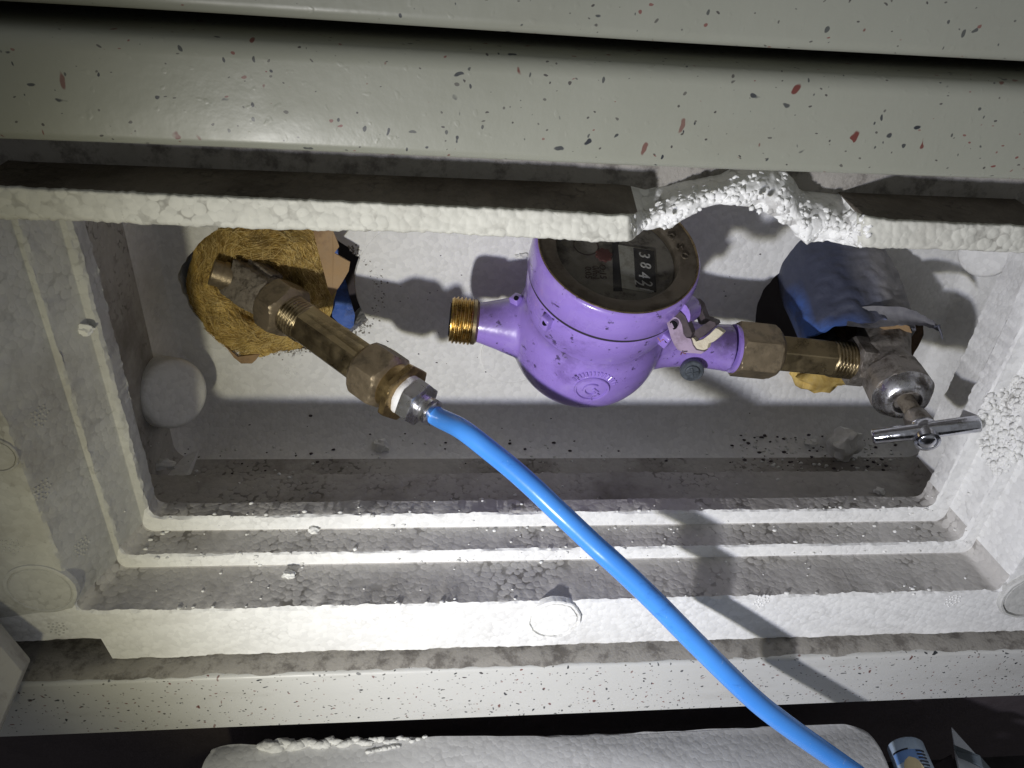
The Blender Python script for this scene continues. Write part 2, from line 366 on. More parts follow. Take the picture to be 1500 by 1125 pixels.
# ---- foam liner: rounded rectangular rings, front to back
def ring(xl, xr, zb, zt, r, Y, jit=0.0, n=(420, 160, 120, 160), seed=0, dark=None):
    pts = []
    def arc(cx0, cz0, a0, a1, k=10):
        for i in range(k): a = a0+(a1-a0)*i/k; pts.append((cx0+r*math.cos(a), cz0+r*math.sin(a)))
    def side(p, q, k):
        for i in range(k): t = i/k; pts.append((p[0]+(q[0]-p[0])*t, p[1]+(q[1]-p[1])*t))
    side((xl+r, zb), (xr-r, zb), n[0]); arc(xr-r, zb+r, -math.pi/2, 0)
    side((xr, zb+r), (xr, zt-r), n[1]); arc(xr-r, zt-r, 0, math.pi/2)
    side((xr-r, zt), (xl+r, zt), n[2]); arc(xl+r, zt-r, math.pi/2, math.pi)
    side((xl, zt-r), (xl, zb+r), n[3]); arc(xl+r, zb+r, math.pi, 1.5*math.pi)
    out = []
    for i, (x, z) in enumerate(pts):
        dx = dz = dy = 0
        if jit:
            dx, dz, dy = [jit*(noise.noise(Vector((x*160+k*7, z*160, seed+k)))+.8*noise.noise(Vector((x*420+k*7, z*420, seed+k)))+1.2*noise.noise(Vector((x*35+k*7, z*35, seed+k)))) for k in range(3)]
        out.append(Vector((x+dx, Y+dy, z+dz)))
    return out
E_ = .0012
rings = [
    (ring(-.30, .46, -.3542, -.098, .003, .505), 0),
    (ring(-.30, .46, -.3542, -.098, .003, YF+.004), 0),
    (ring(-.30, .46, -.3542, -.098, .003, YF+.0014, .0004, seed=1), 0),
    (ring(-.2985, .4585, -.3527, -.099, .003, YF, .0006, seed=2), 3),       # front face
    (ring(-.297, .457, -.3510, -.099, .003, YF), 3),
    (ring(-.1812, .3350, -.3194, -.0977, .0055, YF), 3),
    (ring(-.1798, .3334, -.3178, -.0975, .0055, YF+.0001, .0006, seed=3), 0),
    (ring(-.1790, .3328, -.3166, -.0974, .0055, YF+.0012, .0007, seed=4), 1),  # third tread
    (ring(-.1785, .3326, -.3166, -.0974, .0055, YF+.0030), 1),
    (ring(-.1692, .3310, -.3160, -.0974, .0055, .3010), 1),
    (ring(-.1690, .3310, -.3156, -.0974, .0055, .3016), 0),
    (ring(-.1672, .3240, -.3092, -.0972, .0055, .3016), 0),
    (ring(-.1664, .3231, -.3080, -.0972, .0055, .3017, .0006, seed=6), 0),
    (ring(-.1658, .3223, -.3072, -.0970, .0055, .3028, .0006, seed=7), 1),   # second tread
    (ring(-.1652, .3221, -.3071, -.0970, .0055, .3044), 1),
    (ring(-.1602, .3212, -.3067, -.0970, .0055, .3195), 1),
    (ring(-.1598, .3210, -.3063, -.0970, .0055, .3200), 0),
    (ring(-.1572, .3122, -.2984, -.0965, .0065, .3200), 0),
    (ring(-.1560, .3112, -.2972, -.0965, .0065, .3201, .0006, seed=9), 0),
    (ring(-.1550, .3105, -.2963, -.0960, .0065, .3212, .0007, seed=10), 1),   # rim
    (ring(-.1550, .3105, -.2963, -.0960, .0065, .3228), 1),
    (ring(-.1550, .3106, -.2965, -.0960, .0065, .3318), 1),
    (ring(-.1554, .3110, -.2975, -.0960, .0065, .3330, .0008, seed=11), 1),
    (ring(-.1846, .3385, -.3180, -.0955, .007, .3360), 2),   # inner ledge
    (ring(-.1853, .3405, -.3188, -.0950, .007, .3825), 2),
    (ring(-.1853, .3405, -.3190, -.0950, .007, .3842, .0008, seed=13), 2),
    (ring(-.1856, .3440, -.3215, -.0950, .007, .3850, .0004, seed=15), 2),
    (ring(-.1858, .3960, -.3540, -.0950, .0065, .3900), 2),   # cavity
    (ring(-.1850, .3960, -.3525, -.0950, .014, .4420), 4)]
NFRONT = 12
for k in range(1, 7):
    a = k/6*math.pi/2
    rings.append((ring(-.1850+.0090*(1-math.cos(a)), .396-.010*(1-math.cos(a)), -.3525+.045*(1-math.cos(a)), -.0950, .016+.012*(1-math.cos(a)), .442+(YB-.442)*math.sin(a)), 4))
V = []; Fc = []; I = []; NP = len(rings[0][0])
for r_, _ in rings: V += r_
def side_of(j):
    return 0 if (j < 435 or j >= 889) else 1 if j < 600 else 2 if j < 735 else 3
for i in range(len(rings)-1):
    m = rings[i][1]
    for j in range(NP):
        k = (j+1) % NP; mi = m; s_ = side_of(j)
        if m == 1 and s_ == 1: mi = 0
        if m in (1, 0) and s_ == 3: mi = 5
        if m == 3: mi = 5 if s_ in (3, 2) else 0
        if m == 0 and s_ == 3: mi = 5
        if m == 2 and s_ == 1: mi = 0  # left inner wall keeps the dark floor foam: its shade is in the colour
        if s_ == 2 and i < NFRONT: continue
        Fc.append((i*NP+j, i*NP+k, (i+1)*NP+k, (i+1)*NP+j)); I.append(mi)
base0 = (len(rings)-1)*NP
# back wall with two rough round holes
def hole_ring(cx0, cz0, rx, rz, tilt, n, jag, seed):
    out = []
    for i in range(n):
        a = 2*math.pi*i/n; k = 1+jag*(noise.noise(Vector((math.cos(a)*2.5, math.sin(a)*2.5, seed)))+.6*noise.noise(Vector((math.cos(a)*9, math.sin(a)*9, seed))))
        x = rx*k*math.cos(a); z = rz*k*math.sin(a); out.append((cx0+x*math.cos(tilt)-z*math.sin(tilt), cz0+x*math.sin(tilt)+z*math.cos(tilt)))
    return out
HL = PY(409, 425, YB); HR = PY(1206, 452, YB)
holes = [hole_ring(HL.x, HL.z, .0640, .0480, 0, 90, .04, 1), hole_ring(HR.x, HR.z, .0515, .050, 0, 90, .05, 2)]
outer = [(v.x, v.z) for v in rings[-1][0]]
pts2 = list(outer); cons = [(i, (i+1) % NP) for i in range(NP)]
for h in holes:
    b = len(pts2); pts2 += h; cons += [(b+i, b+(i+1) % len(h)) for i in range(len(h))]
def inside(p, poly):
    c = False; n = len(poly)
    for i in range(n):
        x1, y1 = poly[i]; x2, y2 = poly[(i+1) % n]
        if (y1 > p[1]) != (y2 > p[1]) and p[0] < (x2-x1)*(p[1]-y1)/(y2-y1)+x1: c = not c
    return c
res = delaunay_2d_cdt([Vector(p) for p in pts2], cons, [], 0, 1e-7)
ov, _, of = res[0], res[1], res[2]
b = len(V); V += [Vector((p.x, YB, p.y)) for p in ov]
for f in of:
    c = sum((ov[i] for i in f), Vector((0, 0)))/len(f)
    if inside(c, outer) and not any(inside(c, h) for h in holes): Fc.append(tuple(b+i for i in f)); I.append(4)
for h in holes:                                       # foam thickness round each hole
    b = len(V); n = len(h); V += [Vector((x, YB, z)) for x, z in h]+[Vector((x, YB+.034, z)) for x, z in h]
    for i in range(n): k = (i+1) % n; Fc.append((b+i, b+k, b+n+k, b+n+i)); I.append(6)
for i, v in enumerate(V):                             # the flange stops higher at the left than the front board does
    if v.x < -.171 and v.y < .30: v.z += .0165*max(0, min(1, (-.315-v.z)/.036))
liner = empty('foam_liner', (0.07, YF, -.3542))
tag(liner, 'white polystyrene box liner with stepped rim and two pipe holes around the purple meter', 'meter box')
shell = mk('shell', V, Fc, [M['foam'], M['foam_tread'], M['foam_floor_shade'], M['foam'], M['foam_back'], M['foam_side'], M['foam_torn']], liner, midx=I, ang=28)
deps = bpy.context.evaluated_depsgraph_get()
BV = BVHTree.FromPolygons([tuple(v.co) for v in shell.data.vertices], [tuple(p.vertices) for p in shell.data.polygons])
def hit(x, y, bv=None):
    d = Vector(nrm(ray(x, y))); p, n_, i_, t = (bv or BV).ray_cast(Vector((0, 0, 0)), d)
    if p is None: return PY(x, y, YF), Vector((0, -1, 0))
    if n_.dot(d) > 0: n_ = -n_
    return p, n_
def bvh_of(o):
    return BVHTree.FromPolygons([tuple(v.co) for v in o.data.vertices], [tuple(p.vertices) for p in o.data.polygons])
def perp(n_): return Vector((0, 0, 1)) if abs(n_.z) < .8 else Vector((1, 0, 0))

# ---- round knock-outs and bosses of the liner
def disc(name, p, n_, r, h, mat, groove=True, jit=0.0, seed=0, par=liner):
    def rf(a, z, rr): return rr*(1+jit*(noise.noise(Vector((math.cos(a)*3, math.sin(a)*3, seed)))+.7*noise.noise(Vector((math.cos(a)*14, math.sin(a)*14, seed)))))
    pr = [(-.002, r*1.02), (h*.7, r), (h, r*.965)]
    if groove: pr += [(h, r*.90), (h*.35, r*.875), (h*.35, r*.855), (h*.9, r*.83)]
    pr += [(h*.92, r*.4), (h*.92, r*.01)]
    V_, F_ = lathe(pr, 72, rf); return mk(name, V_, F_, mat, par, matrix=frame(p, n_, perp(n_)), ang=30)
p, n_ = hit(60, 862); disc('knockout_disc', p, Vector((0, -1, 0)), .0168, .0010, M['foam_side'], True, .01, 1)
p, n_ = hit(811, 905); disc('knockout_disc', p, Vector((0, -1, 0)), .0152, .0020, M['foam_torn'], True, .05, 2)
disc('knockout_disc', PY(1508, 868, YF), Vector((0, -1, 0)), .0190, .0030, M['foam_side'], True, .03, 3)
disc('knockout_disc', PY(-6, 665, YF), Vector((0, -1, 0)), .0095, .0012, M['foam_side'], True, .02, 4)
for (x, y, r, h) in ((742, 368, .026, .0008), (628, 420, .050, .0005), (752, 520, .024, .0018), (1015, 520, .040, .0005)):
    disc('raised_round', PY(x, y, YB), Vector((0, -1, 0)), r, h, M['foam_back'], False, .01, x)
# boss standing in the left corner, boss below the meter, bosses at the right side
def boss(x, y, Y, ax, r, L, sy=1.0):
    p = PY(x, y, Y); pr = [(-L, r*1.06), (-.005, r*1.01), (-.0025, r*.98), (-.0010, r*.93), (-.0003, r*.86), (0, r*.75), (0, r*.3), (0, .0005)]
    V_, F_ = lathe(pr, 64); V_ = [(a, b_*sy, c) for a, b_, c in V_]; p = p+Vector((.010 if x < 300 else 0, 0, 0))
    return mk('boss', V_, F_, M['foam_back'], liner, matrix=frame(p, ax, (0, 0, 1)), ang=30)
boss(236, 577, .425, (.75, -.60, .28), .0235, .05)
boss(1440, 372, .440, (-.8, -.6, 0), .017, .03)
# little dotted steam-vent marks pressed into the foam
def vent(x, y, r=.0052):
    p, n_ = hit(x, y); g = G()
    for i in range(19):
        a = i*2.39996; rr = r*math.sqrt((i+.5)/19); g.add(lathe([(-.0004, .00062), (.0003, .00055), (.0005, .0002)], 7), 0, Matrix.Translation((rr*math.cos(a), rr*math.sin(a), 0)))
    return g.make('vent_mark', M['foam_side'] if x < 200 else M['foam_back'], liner, matrix=frame(p, n_, perp(n_)))
for q in ((268, 336), (246, 398), (268, 522), (560, 418), (614, 476), (592, 345), (58, 610), (62, 718), (120, 801), (16, 800), (84, 920), (1010, 560), (425, 545), (1115, 880), (1395, 880), (232, 455)): vent(*q)

# ---- the top lip of the liner, beaded, with the bite broken out of it
NU, x0, x1 = 1150, -40, 1545
bot = np.array([(-60, 318), (0, 321), (110, 323), (250, 330), (400, 336), (520, 338), (650, 341), (740, 347), (800, 349), (858, 353), (905, 354), (925, 352), (932, 346), (942, 337), (985, 333), (998, 322), (1012, 312), (1050, 299), (1075, 298), (1100, 305), (1130, 315), (1155, 330), (1165, 345), (1182, 358), (1212, 352), (1255, 362), (1330, 364), (1420, 367), (1500, 370), (1560, 373)], float)
top = np.array([(-60, 266), (0, 271), (250, 283), (450, 291), (650, 300), (800, 306), (890, 313), (930, 313), (950, 306), (972, 288), (1000, 277), (1035, 271), (1065, 264), (1080, 257), (1110, 250), (1150, 249), (1162, 262), (1172, 282), (1190, 291), (1228, 300), (1262, 314), (1300, 320), (1400, 325), (1500, 329), (1560, 331)], float)
U = np.linspace(x0, x1, NU); yb = np.interp(U, bot[:, 0], bot[:, 1]); yt = np.interp(U, top[:, 0], top[:, 1])
rough = np.array([noise.noise(Vector((u*.05, 3, 1)))+.7*noise.noise(Vector((u*.13, 5, 2))) for u in U])
yb += rough*2.2; yt += np.roll(rough, 77)*1.6
tear = np.clip(np.minimum((U-918)/30, (1275-U)/45), 0, 1); tear = tear*tear*(3-2*tear)
NV = 24; V = []; I = []; Fc = []
ytl = np.interp(U, [-60, 1560], [266+1, 331+1])
for v in range(NV):
    t = v/(NV-1)
    for i in range(NU):
        Yb = YF + tear[i]*.0125; Yt = YF + tear[i]*.0195
        Y = Yb+(Yt-Yb)*t - tear[i]*.005*math.sin(t*math.pi)
        edge = (1-min(1, min(t, 1-t)/.12))**2*.0016*(1-.5*tear[i])      # softened edges
        V.append(np.array(PY(U[i], yb[i]+(yt[i]-yb[i])*t, Y+edge)))
V = np.array(V).reshape(NV, NU, 3)
arcu = np.cumsum(np.r_[0, np.linalg.norm(np.diff(V[NV//2], axis=0), axis=1)])
W = worley(np.tile(arcu, (NV, 1))+.5, V[:, :, 2]*-1.15+.4, .0037, 11)
hb = np.clip(1-W**2*1.35, 0, 1)*.00042
tt = np.linspace(0, 1, NV)[:, None]
mask = np.ones((NV, NU))
lump = np.array([[noise.noise(Vector((V[a, i, 0]*95, V[a, i, 2]*95, 0)))*.0021 + noise.noise(Vector((V[a, i, 0]*240, V[a, i, 2]*240, 4)))*.0004 for i in range(NU)] for a in range(NV)])
V[:, :, 1] -= hb*mask*(1-.4*tear[None, :]) + lump*tear[None, :] + lump*.22
top_edge = V[-1].copy(); back = top_edge.copy(); low_edge = V[0].copy(); under = low_edge.copy()
tb = np.array([PY(u, y-33-8*(u > 900), YS) for u, y in zip(U, np.interp(U, [-60, 1560], [266, 331]))])
zt = np.interp(U, [-60, 1560], [266, 331])
ztop = np.array([PY(800, 306, YF)[2]]*NU)
back[:, 1] = YS+.003; back[:, 2] = np.maximum(top_edge[:, 2]+.0005, -.0930)
under[:, 1] = .318; under[:, 2] = np.maximum(low_edge[:, 2]+.004, -.100)
allV = [under]+[V[a] for a in range(NV)]+[top_edge*.5+back*.5, back]
VV = np.concatenate(allV); Fc = grid_faces(len(allV), NU, False); I = []
for r_ in range(len(allV)-1):
    for i in range(NU-1):
        I.append(1 if r_ >= NV and tear[i] < .5 else 2 if tear[i] > .45 else 0)
lipo = mk('lip', VV, Fc, [M['foam_lip'], M['foam_lip_top'], M['foam_torn']], liner, midx=I, ang=60)
LPB = BVHTree.FromPolygons([tuple(v.co) for v in lipo.data.vertices], [tuple(p.vertices) for p in lipo.data.polygons]); g = G()
for i in range(330):
    x = random.uniform(925, 1275); lo = np.interp(x, bot[:, 0], bot[:, 1]); hi = np.interp(x, top[:, 0], top[:, 1]); y = hi+(lo-hi)*random.random()**.8
    p, n_ = hit(x, y, LPB)
    if p.y > .31: continue
    g.add(ico(random.choice((.0009, .0012, .0015)), 2, .4, (1, .9, 1), i), 0, Matrix.Translation(p+n_*random.uniform(-.0011, -.0003)))
g.make('torn_beads', M['foam_torn'], liner, ang=80)
# crumbled corner at the right edge of the opening
g = G()
for i in range(260):
    a = random.uniform(0, 2*math.pi); r_ = math.sqrt(random.random()); k = random.random()
    x, y = (1466+34*r_*math.cos(a), 632+62*r_*math.sin(a)) if k < .75 else (1492+12*r_*math.cos(a), 578+26*r_*math.sin(a))
    p, n_ = hit(x, y)
    if p.y > .40: continue
    g.add(ico(random.uniform(.0011, .0021), 2, .45, (1, .9, 1), i), 0, Matrix.Translation(p+n_*random.uniform(-.0012, .0006)))
g.make('broken_edge', M['foam_torn'], liner, ang=80)

# ---- strip above the lip, hatch frame, wall panel, mortar sill, recess, floor
def extr(prof, xa, xb, mats, name, par=None, nseg=60, wav=.0004, I=None):
    """a profile of (Y, Z) run along X"""
    V_ = []
    for i in range(nseg+1):
        x = xa+(xb-xa)*i/nseg
        for k, (Y, Z) in enumerate(prof): V_.append((x, Y+wav*noise.noise(Vector((x*6, k*.02, 3))), Z+wav*noise.noise(Vector((x*6, k*.02, 9)))))
    n = len(prof); F_ = grid_faces(nseg+1, n, True); F_ += [tuple(range(n)), tuple(nseg*n+k for k in range(n))[::-1]]
    return mk(name, V_, F_, mats, par, ang=25)
def rnd(Yc, Zc, r, a0, a1, k=7): return [(Yc+r*math.cos(R(a0+(a1-a0)*i/(k-1))), Zc+r*math.sin(R(a0+(a1-a0)*i/(k-1)))) for i in range(k)]
strip = extr([(YS, -.0975), (YS, -.066), (.345, -.066), (.345, -.0975)], -.40, .60, M['concrete'], 'backing_strip', None, 10)
tag(recentre(strip), 'dim grey backing strip between the top rail and the foam lip', 'strip')
hf = empty('hatch_frame', (.07, .26, -.4011)); tag(hf, 'red and black speckled grey metal frame around the hatch opening', 'frame')
YT = .2589
top_prof = [(.325, -.0735)]+rnd(YT+.0040, -.0705, .0038, 270, 180, 9)+[(YT, -.060), (YT+.0004, -.050)]+rnd(YT+.0065, -.0455, .0062, 180, 105, 8)+[(YT+.012, -.0388), (.325, -.0388)]
extr(top_prof, -.40, .60, M['speckle_top'], 'top_rail', hf, 80, .0006)
ZS = -.3545
sill_prof = [(YT+.0008, ZS-.0002), (.34, ZS), (.34, ZS-.02), (YT+.003, ZS-.02)]
bot_prof = [(YT, -.4000)]+[(YT, -.385), (YT, -.372)]+rnd(YT+.0022, ZS-.0034, .0022, 180, 95, 6)+[(.33, ZS-.0012), (.33, -.4011), (YT+.0012, -.4011)]
extr(bot_prof, -.40, .60, M['speckle_bot'], 'bottom_rail', hf, 80, .0005)
V_ = []; n1, n2 = 260, 12                              # lumpy mortar bed between liner and bottom rail
for j in range(n2):
    for i in range(n1):
        x = -.40+1.0*i/(n1-1); t = j/(n2-1); Y = YT+.0006+t*.055; 
        if j == 0: Y += .0022*(.5+noise.noise(Vector((x*40, 0, 2)))) + .0016*noise.noise(Vector((x*150, 0, 2)))
        V_.append((x, Y, ZS+.0006+(.0010*noise.noise(Vector((x*60, Y*60, 1)))+.0006*noise.noise(Vector((x*220, Y*220, 5))) if j else -.0018)))
mk('mortar_bed', V_, grid_faces(n2, n1, False), M['concrete'], hf, ang=60)
up = extr([(.325, -.0335)]+rnd(YT+.0045, -.0290, .0042, 270, 180, 9)+[(YT, 0), (YT+.001, .03), (YT+.002, .18), (.325, .18)], -.40, .60, M['speckle_top'], 'wall_panel', None, 60, .0006)
tag(recentre(up), 'red and black speckled panel above the dark groove', 'panel')
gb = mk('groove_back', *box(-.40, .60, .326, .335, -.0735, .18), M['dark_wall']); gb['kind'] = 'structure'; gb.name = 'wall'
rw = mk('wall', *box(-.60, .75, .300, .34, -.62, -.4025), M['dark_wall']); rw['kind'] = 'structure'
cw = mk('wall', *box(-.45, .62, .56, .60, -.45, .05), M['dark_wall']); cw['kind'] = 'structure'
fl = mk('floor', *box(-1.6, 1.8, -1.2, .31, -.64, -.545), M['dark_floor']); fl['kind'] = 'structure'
dr = mk('door_edge', *prism([(0, 0), (-.016, .030), (-.060, .050), (-.060, -.05), (-.016, -.034)], -.016, 0, .0010), M['door'], matrix=frame(PY(33, 984, .243), (.25, -.85, .5), (1, .25, -.06)))
tag(recentre(dr), 'pale grey door corner jutting in at the lower left edge', 'door')

# ---- foam lid lying in front, with a torn corner
lid_px = [(303, 1104), (318, 1092), (397, 1090), (470, 1085), (560, 1079), (700, 1076), (850, 1073), (1000, 1068), (1150, 1063), (1225, 1060), (1252, 1062), (1272, 1070), (1288, 1088), (1300, 1110), (1312, 1150), (1330, 1240), (1340, 1330), (240, 1330), (270, 1200), (292, 1125)]
top_pts = [PZ(x, y, -.432) for x, y in spline(lid_px+[lid_px[0]], 160)[:-1]]
g = G(); n = len(top_pts)
rows = []
for k, (ins, dz) in enumerate(((0, -.05), (0, -.004), (.0010, -.0012), (.0035, 0))):
    c0 = sum(top_pts, Vector())/n
    rows += [p+(c0-p).normalized()*ins+Vector((0, .0012*noise.noise(p*90), dz+.0008*noise.noise(p*70))) for p in top_pts]
g.add((rows, grid_faces(4, n)+[tuple(3*n+i for i in range(n)), tuple(range(n))[::-1]]))
lid = empty('polystyrene_lid', PZ(800, 1100, -.482)); tag(lid, 'white polystyrene lid lying on the floor below the hatch, cut by the lower edge', 'lid')
g.make('slab', M['foam_lid'], lid, ang=40)
g = G()
for i in range(26):
    t = i/25; p = PZ(392+t*230, 1092-10*t+3*math.sin(i*1.7), -.4305); g.add(ico(.0030*(1.15-t)+.0007, 2, .6, (1.5, .8, .6), i), 0, Matrix.Translation(p))
for i in range(8):
    p = PZ(540+i*6, 1101-i*1.2, -.4315); g.add(ico(.0016, 1, .6, (1.6, .8, .5), i+40), 0, Matrix.Translation(p))
g.make('torn_ridge', M['foam_torn'], lid, ang=80)

# ================================================================== THE WATER METER
# axis frame from the register ellipse: 45 degrees open, tipped to the viewer
c_px = (906.5, 364.5); vdir = Vector(nrm(ray(*c_px)))
imr = Vector(M3[:, 0]); imd = Vector(M3[:, 1])
mdir = imr*.36 - imd*.933; mdir = (mdir-vdir*mdir.dot(vdir)).normalized()
NZ = (-vdir*math.cos(R(46))+mdir*math.sin(R(46))).normalized()
OD = PY(*c_px, .372)
def pt_m(px, py, ):                                  # pixel to the plane through the pipe axis level
    return None
cen = OD - NZ*.078
# pipe direction: in the plane perpendicular to NZ, matching the two ports in the picture
best = None
for k in range(720):
    a = math.pi*2*k/720; u0 = NZ.orthogonal().normalized(); v0 = NZ.cross(u0); d = u0*math.cos(a)+v0*math.sin(a)
    p1 = proj(cen+d*.09); p0 = proj(cen-d*.09); s_ = (p1[1]-p0[1])/(p1[0]-p0[0]+1e-9)
    if p1[0] > p0[0]:
        e = abs(s_-.100)
        if best is None or e < best[0]: best = (e, d)
PX = best[1]
MW = frame(OD, NZ, PX); MI = MW.inverted()
def dialpt(px, py, z=0.0):                           # pixel to local xy on the plane at local height z
    d = MI.to_3x3() @ Vector(ray(px, py)); o = MI @ Vector((0, 0, 0)); t = (z-o.z)/d.z; q = o+d*t; return q
meter = empty('water_meter', OD-NZ*.122); tag(meter, 'purple painted water meter with round register hanging in the foam box', 'water meter')
XF = Matrix.Rotation(math.pi/2, 4, 'Y')              # lathe axis z -> x
def along(x=0, z=-.078): return Matrix.Translation((x, 0, z)) @ XF
g = G()
bowl = [(-.040, .0440), (-.045, .0428), (-.0495, .0422), (-.0545, .0440), (-.062, .0462), (-.070, .0474), (-.078, .0477)]
for k in range(1, 15): a = k/14*math.pi/2; bowl.append((-.078-.0452*math.sin(a), max(.0006, .0477*math.cos(a)**.95)))
g.add(lathe([(-.030, .0450)]+bowl, 96))
g.add(lathe([(-.072, .0118), (-.067, .0128), (-.057, .0155), (-.048, .0184), (-.040, .0206), (-.028, .030), (-.015, .034)], 48), 0, along())
g.add(lathe([(.015, .032), (.030, .0270), (.040, .0205), (.052, .0168), (.064, .0150), (.080, .0146), (.0905, .0150), (.094, .0156)], 48), 0, along())
casting = g.make('tmp', M['purple'])
md = casting.modifiers.new('r', 'REMESH'); md.mode = 'VOXEL'; md.voxel_size = .0011
ms = casting.modifiers.new('s', 'SMOOTH'); ms.factor = .5; ms.iterations = 5
dg = bpy.context.evaluated_depsgraph_get(); me = bpy.data.meshes.new_from_object(casting.evaluated_get(dg)); bpy.data.objects.remove(casting)
CV = [v.co.copy() for v in me.vertices]; CF = [tuple(p.vertices) for p in me.polygons]; bpy.data.meshes.remove(me)
body = mk('body', CV, CF, M['purple'], meter, ang=180, matrix=MW)
so = []
for v in CV:
    a = max(0, min(1, (abs(v.x)-.045)*40))*max(0, min(1, (v.z+.074)*110)); b_ = max(0, 1-abs(v.z+.050)/.006)*.6*(abs(v.x) < .046); c_ = max(0, min(1, (v.x-.040)*50))*max(0, 1-abs(v.x-.044)/.008)*.9
    so.append(min(1, a+b_+c_))
_a = body.data.attributes.new('soot', 'FLOAT', 'POINT'); _a.data.foreach_set('value', np.array(so, np.float32))
band = [(-.0222, 0.04407), (-.0226, 0.04534), (-.0240, 0.04592), (-.031, 0.04592), (-.036, 0.04563), (-.042, 0.04466), (-.0480, 0.04300), (-.052, 0.04192)]
mk('lower_band', *lathe(band, 128, cap0=True), M['purple'], meter, matrix=MW, ang=40)
mk('seam_ring', *lathe([(-.0195, 0.04518), (-.0200, 0.04638), (-.0228, 0.04638), (-.0232, 0.04518)], 128), M['seam'], meter, matrix=MW)
cap = [(-.0206, 0.04499), (-.0205, 0.04684), (-.0195, 0.04730), (-.010, 0.04711), (-.003, 0.04675), (-.0008, 0.04619), (.0003, 0.04536), (.0006, 0.04462), (-.0004, 0.04426), (-.0012, 0.04407)]
mk('register_housing', *lathe(cap, 128, cap0=False, cap1=False), M['purple'], meter, matrix=MW, ang=50)
bz = [(-.0012, 0.04444), (.0001, 0.04416), (.0003, 0.04333), (-.0001, 0.04167), (-.0006, 0.03872), (-.0010, 0.03550), (-.0016, 0.03448), (-.0060, 0.03375), (-.0075, 0.03356)]
bez = mk('bezel_ring', *lathe(bz, 128, cap0=False, cap1=False), M['bezel'], meter, matrix=MW, ang=40)
mk('bright_rim', *lathe([(-.0004, 0.04518), (.0009, 0.04490), (.0010, 0.04435), (.0001, 0.04398)], 128, cap0=False, cap1=False), M['bezel_edge'], bez, matrix=MW)
dial = mk('dial_face', *lathe([(-.0085, 0.03375), (-.0080, 0.03375), (-.0080, 0.00037)], 96), M['dial'], meter, matrix=MW)
ZD = -.0080
def dquad(name, px, z, mat, par=dial):
    q = [dialpt(x, y, ZD) for x, y in px]; n = len(q)
    V_ = [(a.x, a.y, ZD-.0005) for a in q]+[(a.x, a.y, ZD+z) for a in q]
    return mk(name, V_, [tuple(range(n))[::-1], tuple(n+i for i in range(n))]+[(i, (i+1) % n, n+(i+1) % n, n+i) for i in range(n)], mat, par, smooth=False, matrix=MW)
Z5 = lambda x, y: (780+x/6, 320+y/6)
dquad('dial_bar', [Z5(695, 150), Z5(752, 155), Z5(790, 640), Z5(712, 640)], .0003, M['dial_black'])
dquad('counter_label', [Z5(752, 236), Z5(1062, 286), Z5(1050, 660), Z5(785, 616)], .0005, M['dial_label'])
win = dquad('counter_window', [Z5(884, 268), Z5(1064, 292), Z5(1086, 650), Z5(905, 606)], .0008, M['dial_black'])
def letters(txt, name, at, xdir, size, mat, par, z, thick=.00012, ital=0.0, msize=None):
    cu = bpy.data.curves.new(name, 'FONT'); cu.body = txt; cu.size = size; cu.extrude = thick; cu.align_x = 'CENTER'; cu.align_y = 'CENTER'; cu.shear = ital; cu.resolution_u = 2
    to = bpy.data.objects.new(name, cu); col.objects.link(to); dg = bpy.context.evaluated_depsgraph_get(); dg.update()
    me = bpy.data.meshes.new_from_object(to.evaluated_get(dg)); bpy.data.objects.remove(to); bpy.data.curves.remove(cu)
    Vt = [v.co.copy() for v in me.vertices]; Ft = [tuple(p.vertices) for p in me.polygons]; bpy.data.meshes.remove(me)
    x = Vector((xdir.x, xdir.y, 0)).normalized(); y = Vector((-x.y, x.x, 0))
    m = Matrix((x, y, Vector((0, 0, 1)))).transposed().to_4x4(); m.translation = Vector((at.x, at.y, z))
    return mk(name, Vt, Ft, mat, par, smooth=False, matrix=MW @ m)
rd = dialpt(*Z5(1000, 560), ZD)-dialpt(*Z5(975, 330), ZD)      # the number reads down the picture
for ch, q, sz in (('3', (975, 330), .0090), ('8', (985, 418), .0090), ('4', (972, 505), .0090), ('2', (1000, 580), .0085), ('2', (932, 572), .0080), ('1', (975, 628), .0080), ('1', (1018, 640), .0070)):
    letters(ch, 'digit', dialpt(*Z5(*q), ZD), rd, sz, M['digit'], win, ZD+.0010, ital=.12)
g = G()
V_, F_ = lathe([(-.0003, .0042), (.0012, .0042), (.0013, .0036), (.0013, .0003)], 64, lambda a, z, r: r*(1+.16*(math.sin(8*a) > 0)) if r > .003 else r)
q = dialpt(*Z5(625, 330), ZD); mk('star_wheel', V_, F_, M['dial_red'], dial, matrix=MW @ Matrix.Translation((q.x, q.y, ZD)), ang=30)
for txt, x_, y_ in (('Q:15', 615, 470), ('0/h:1', 552, 480), ('0:05', 488, 480)): letters(txt, 'small_print', dialpt(*Z5(x_, y_), ZD), rd, .0052, M['dial_ink'], dial, ZD+.0003)
q = dialpt(*Z5(470, 240), ZD)
for rr in (.0072,):
    mk('small_scale', *lathe([(0, rr), (.0003, rr), (.0003, rr-.0006), (0, rr-.0006)], 48, cap0=False, cap1=False), M['dial_ink'], dial, matrix=MW @ Matrix.Translation((q.x, q.y, ZD)))
mk('dial_glass', *lathe([(-.0044, 0.03286), (-.0038, 0.03120), (-.0034, 0.00039)], 96, cap0=False), M['glass'], meter, matrix=MW)
for ch, pxy in (('D', (983, 346)), ('S', (995, 362)), ('O', (1003, 374))):
    q = dialpt(*pxy, 0); t = Vector((q.y, -q.x, 0)); letters(ch, 'raised_letter', q, t, .0062, M['bezel'], bez, -.0004, .0004)
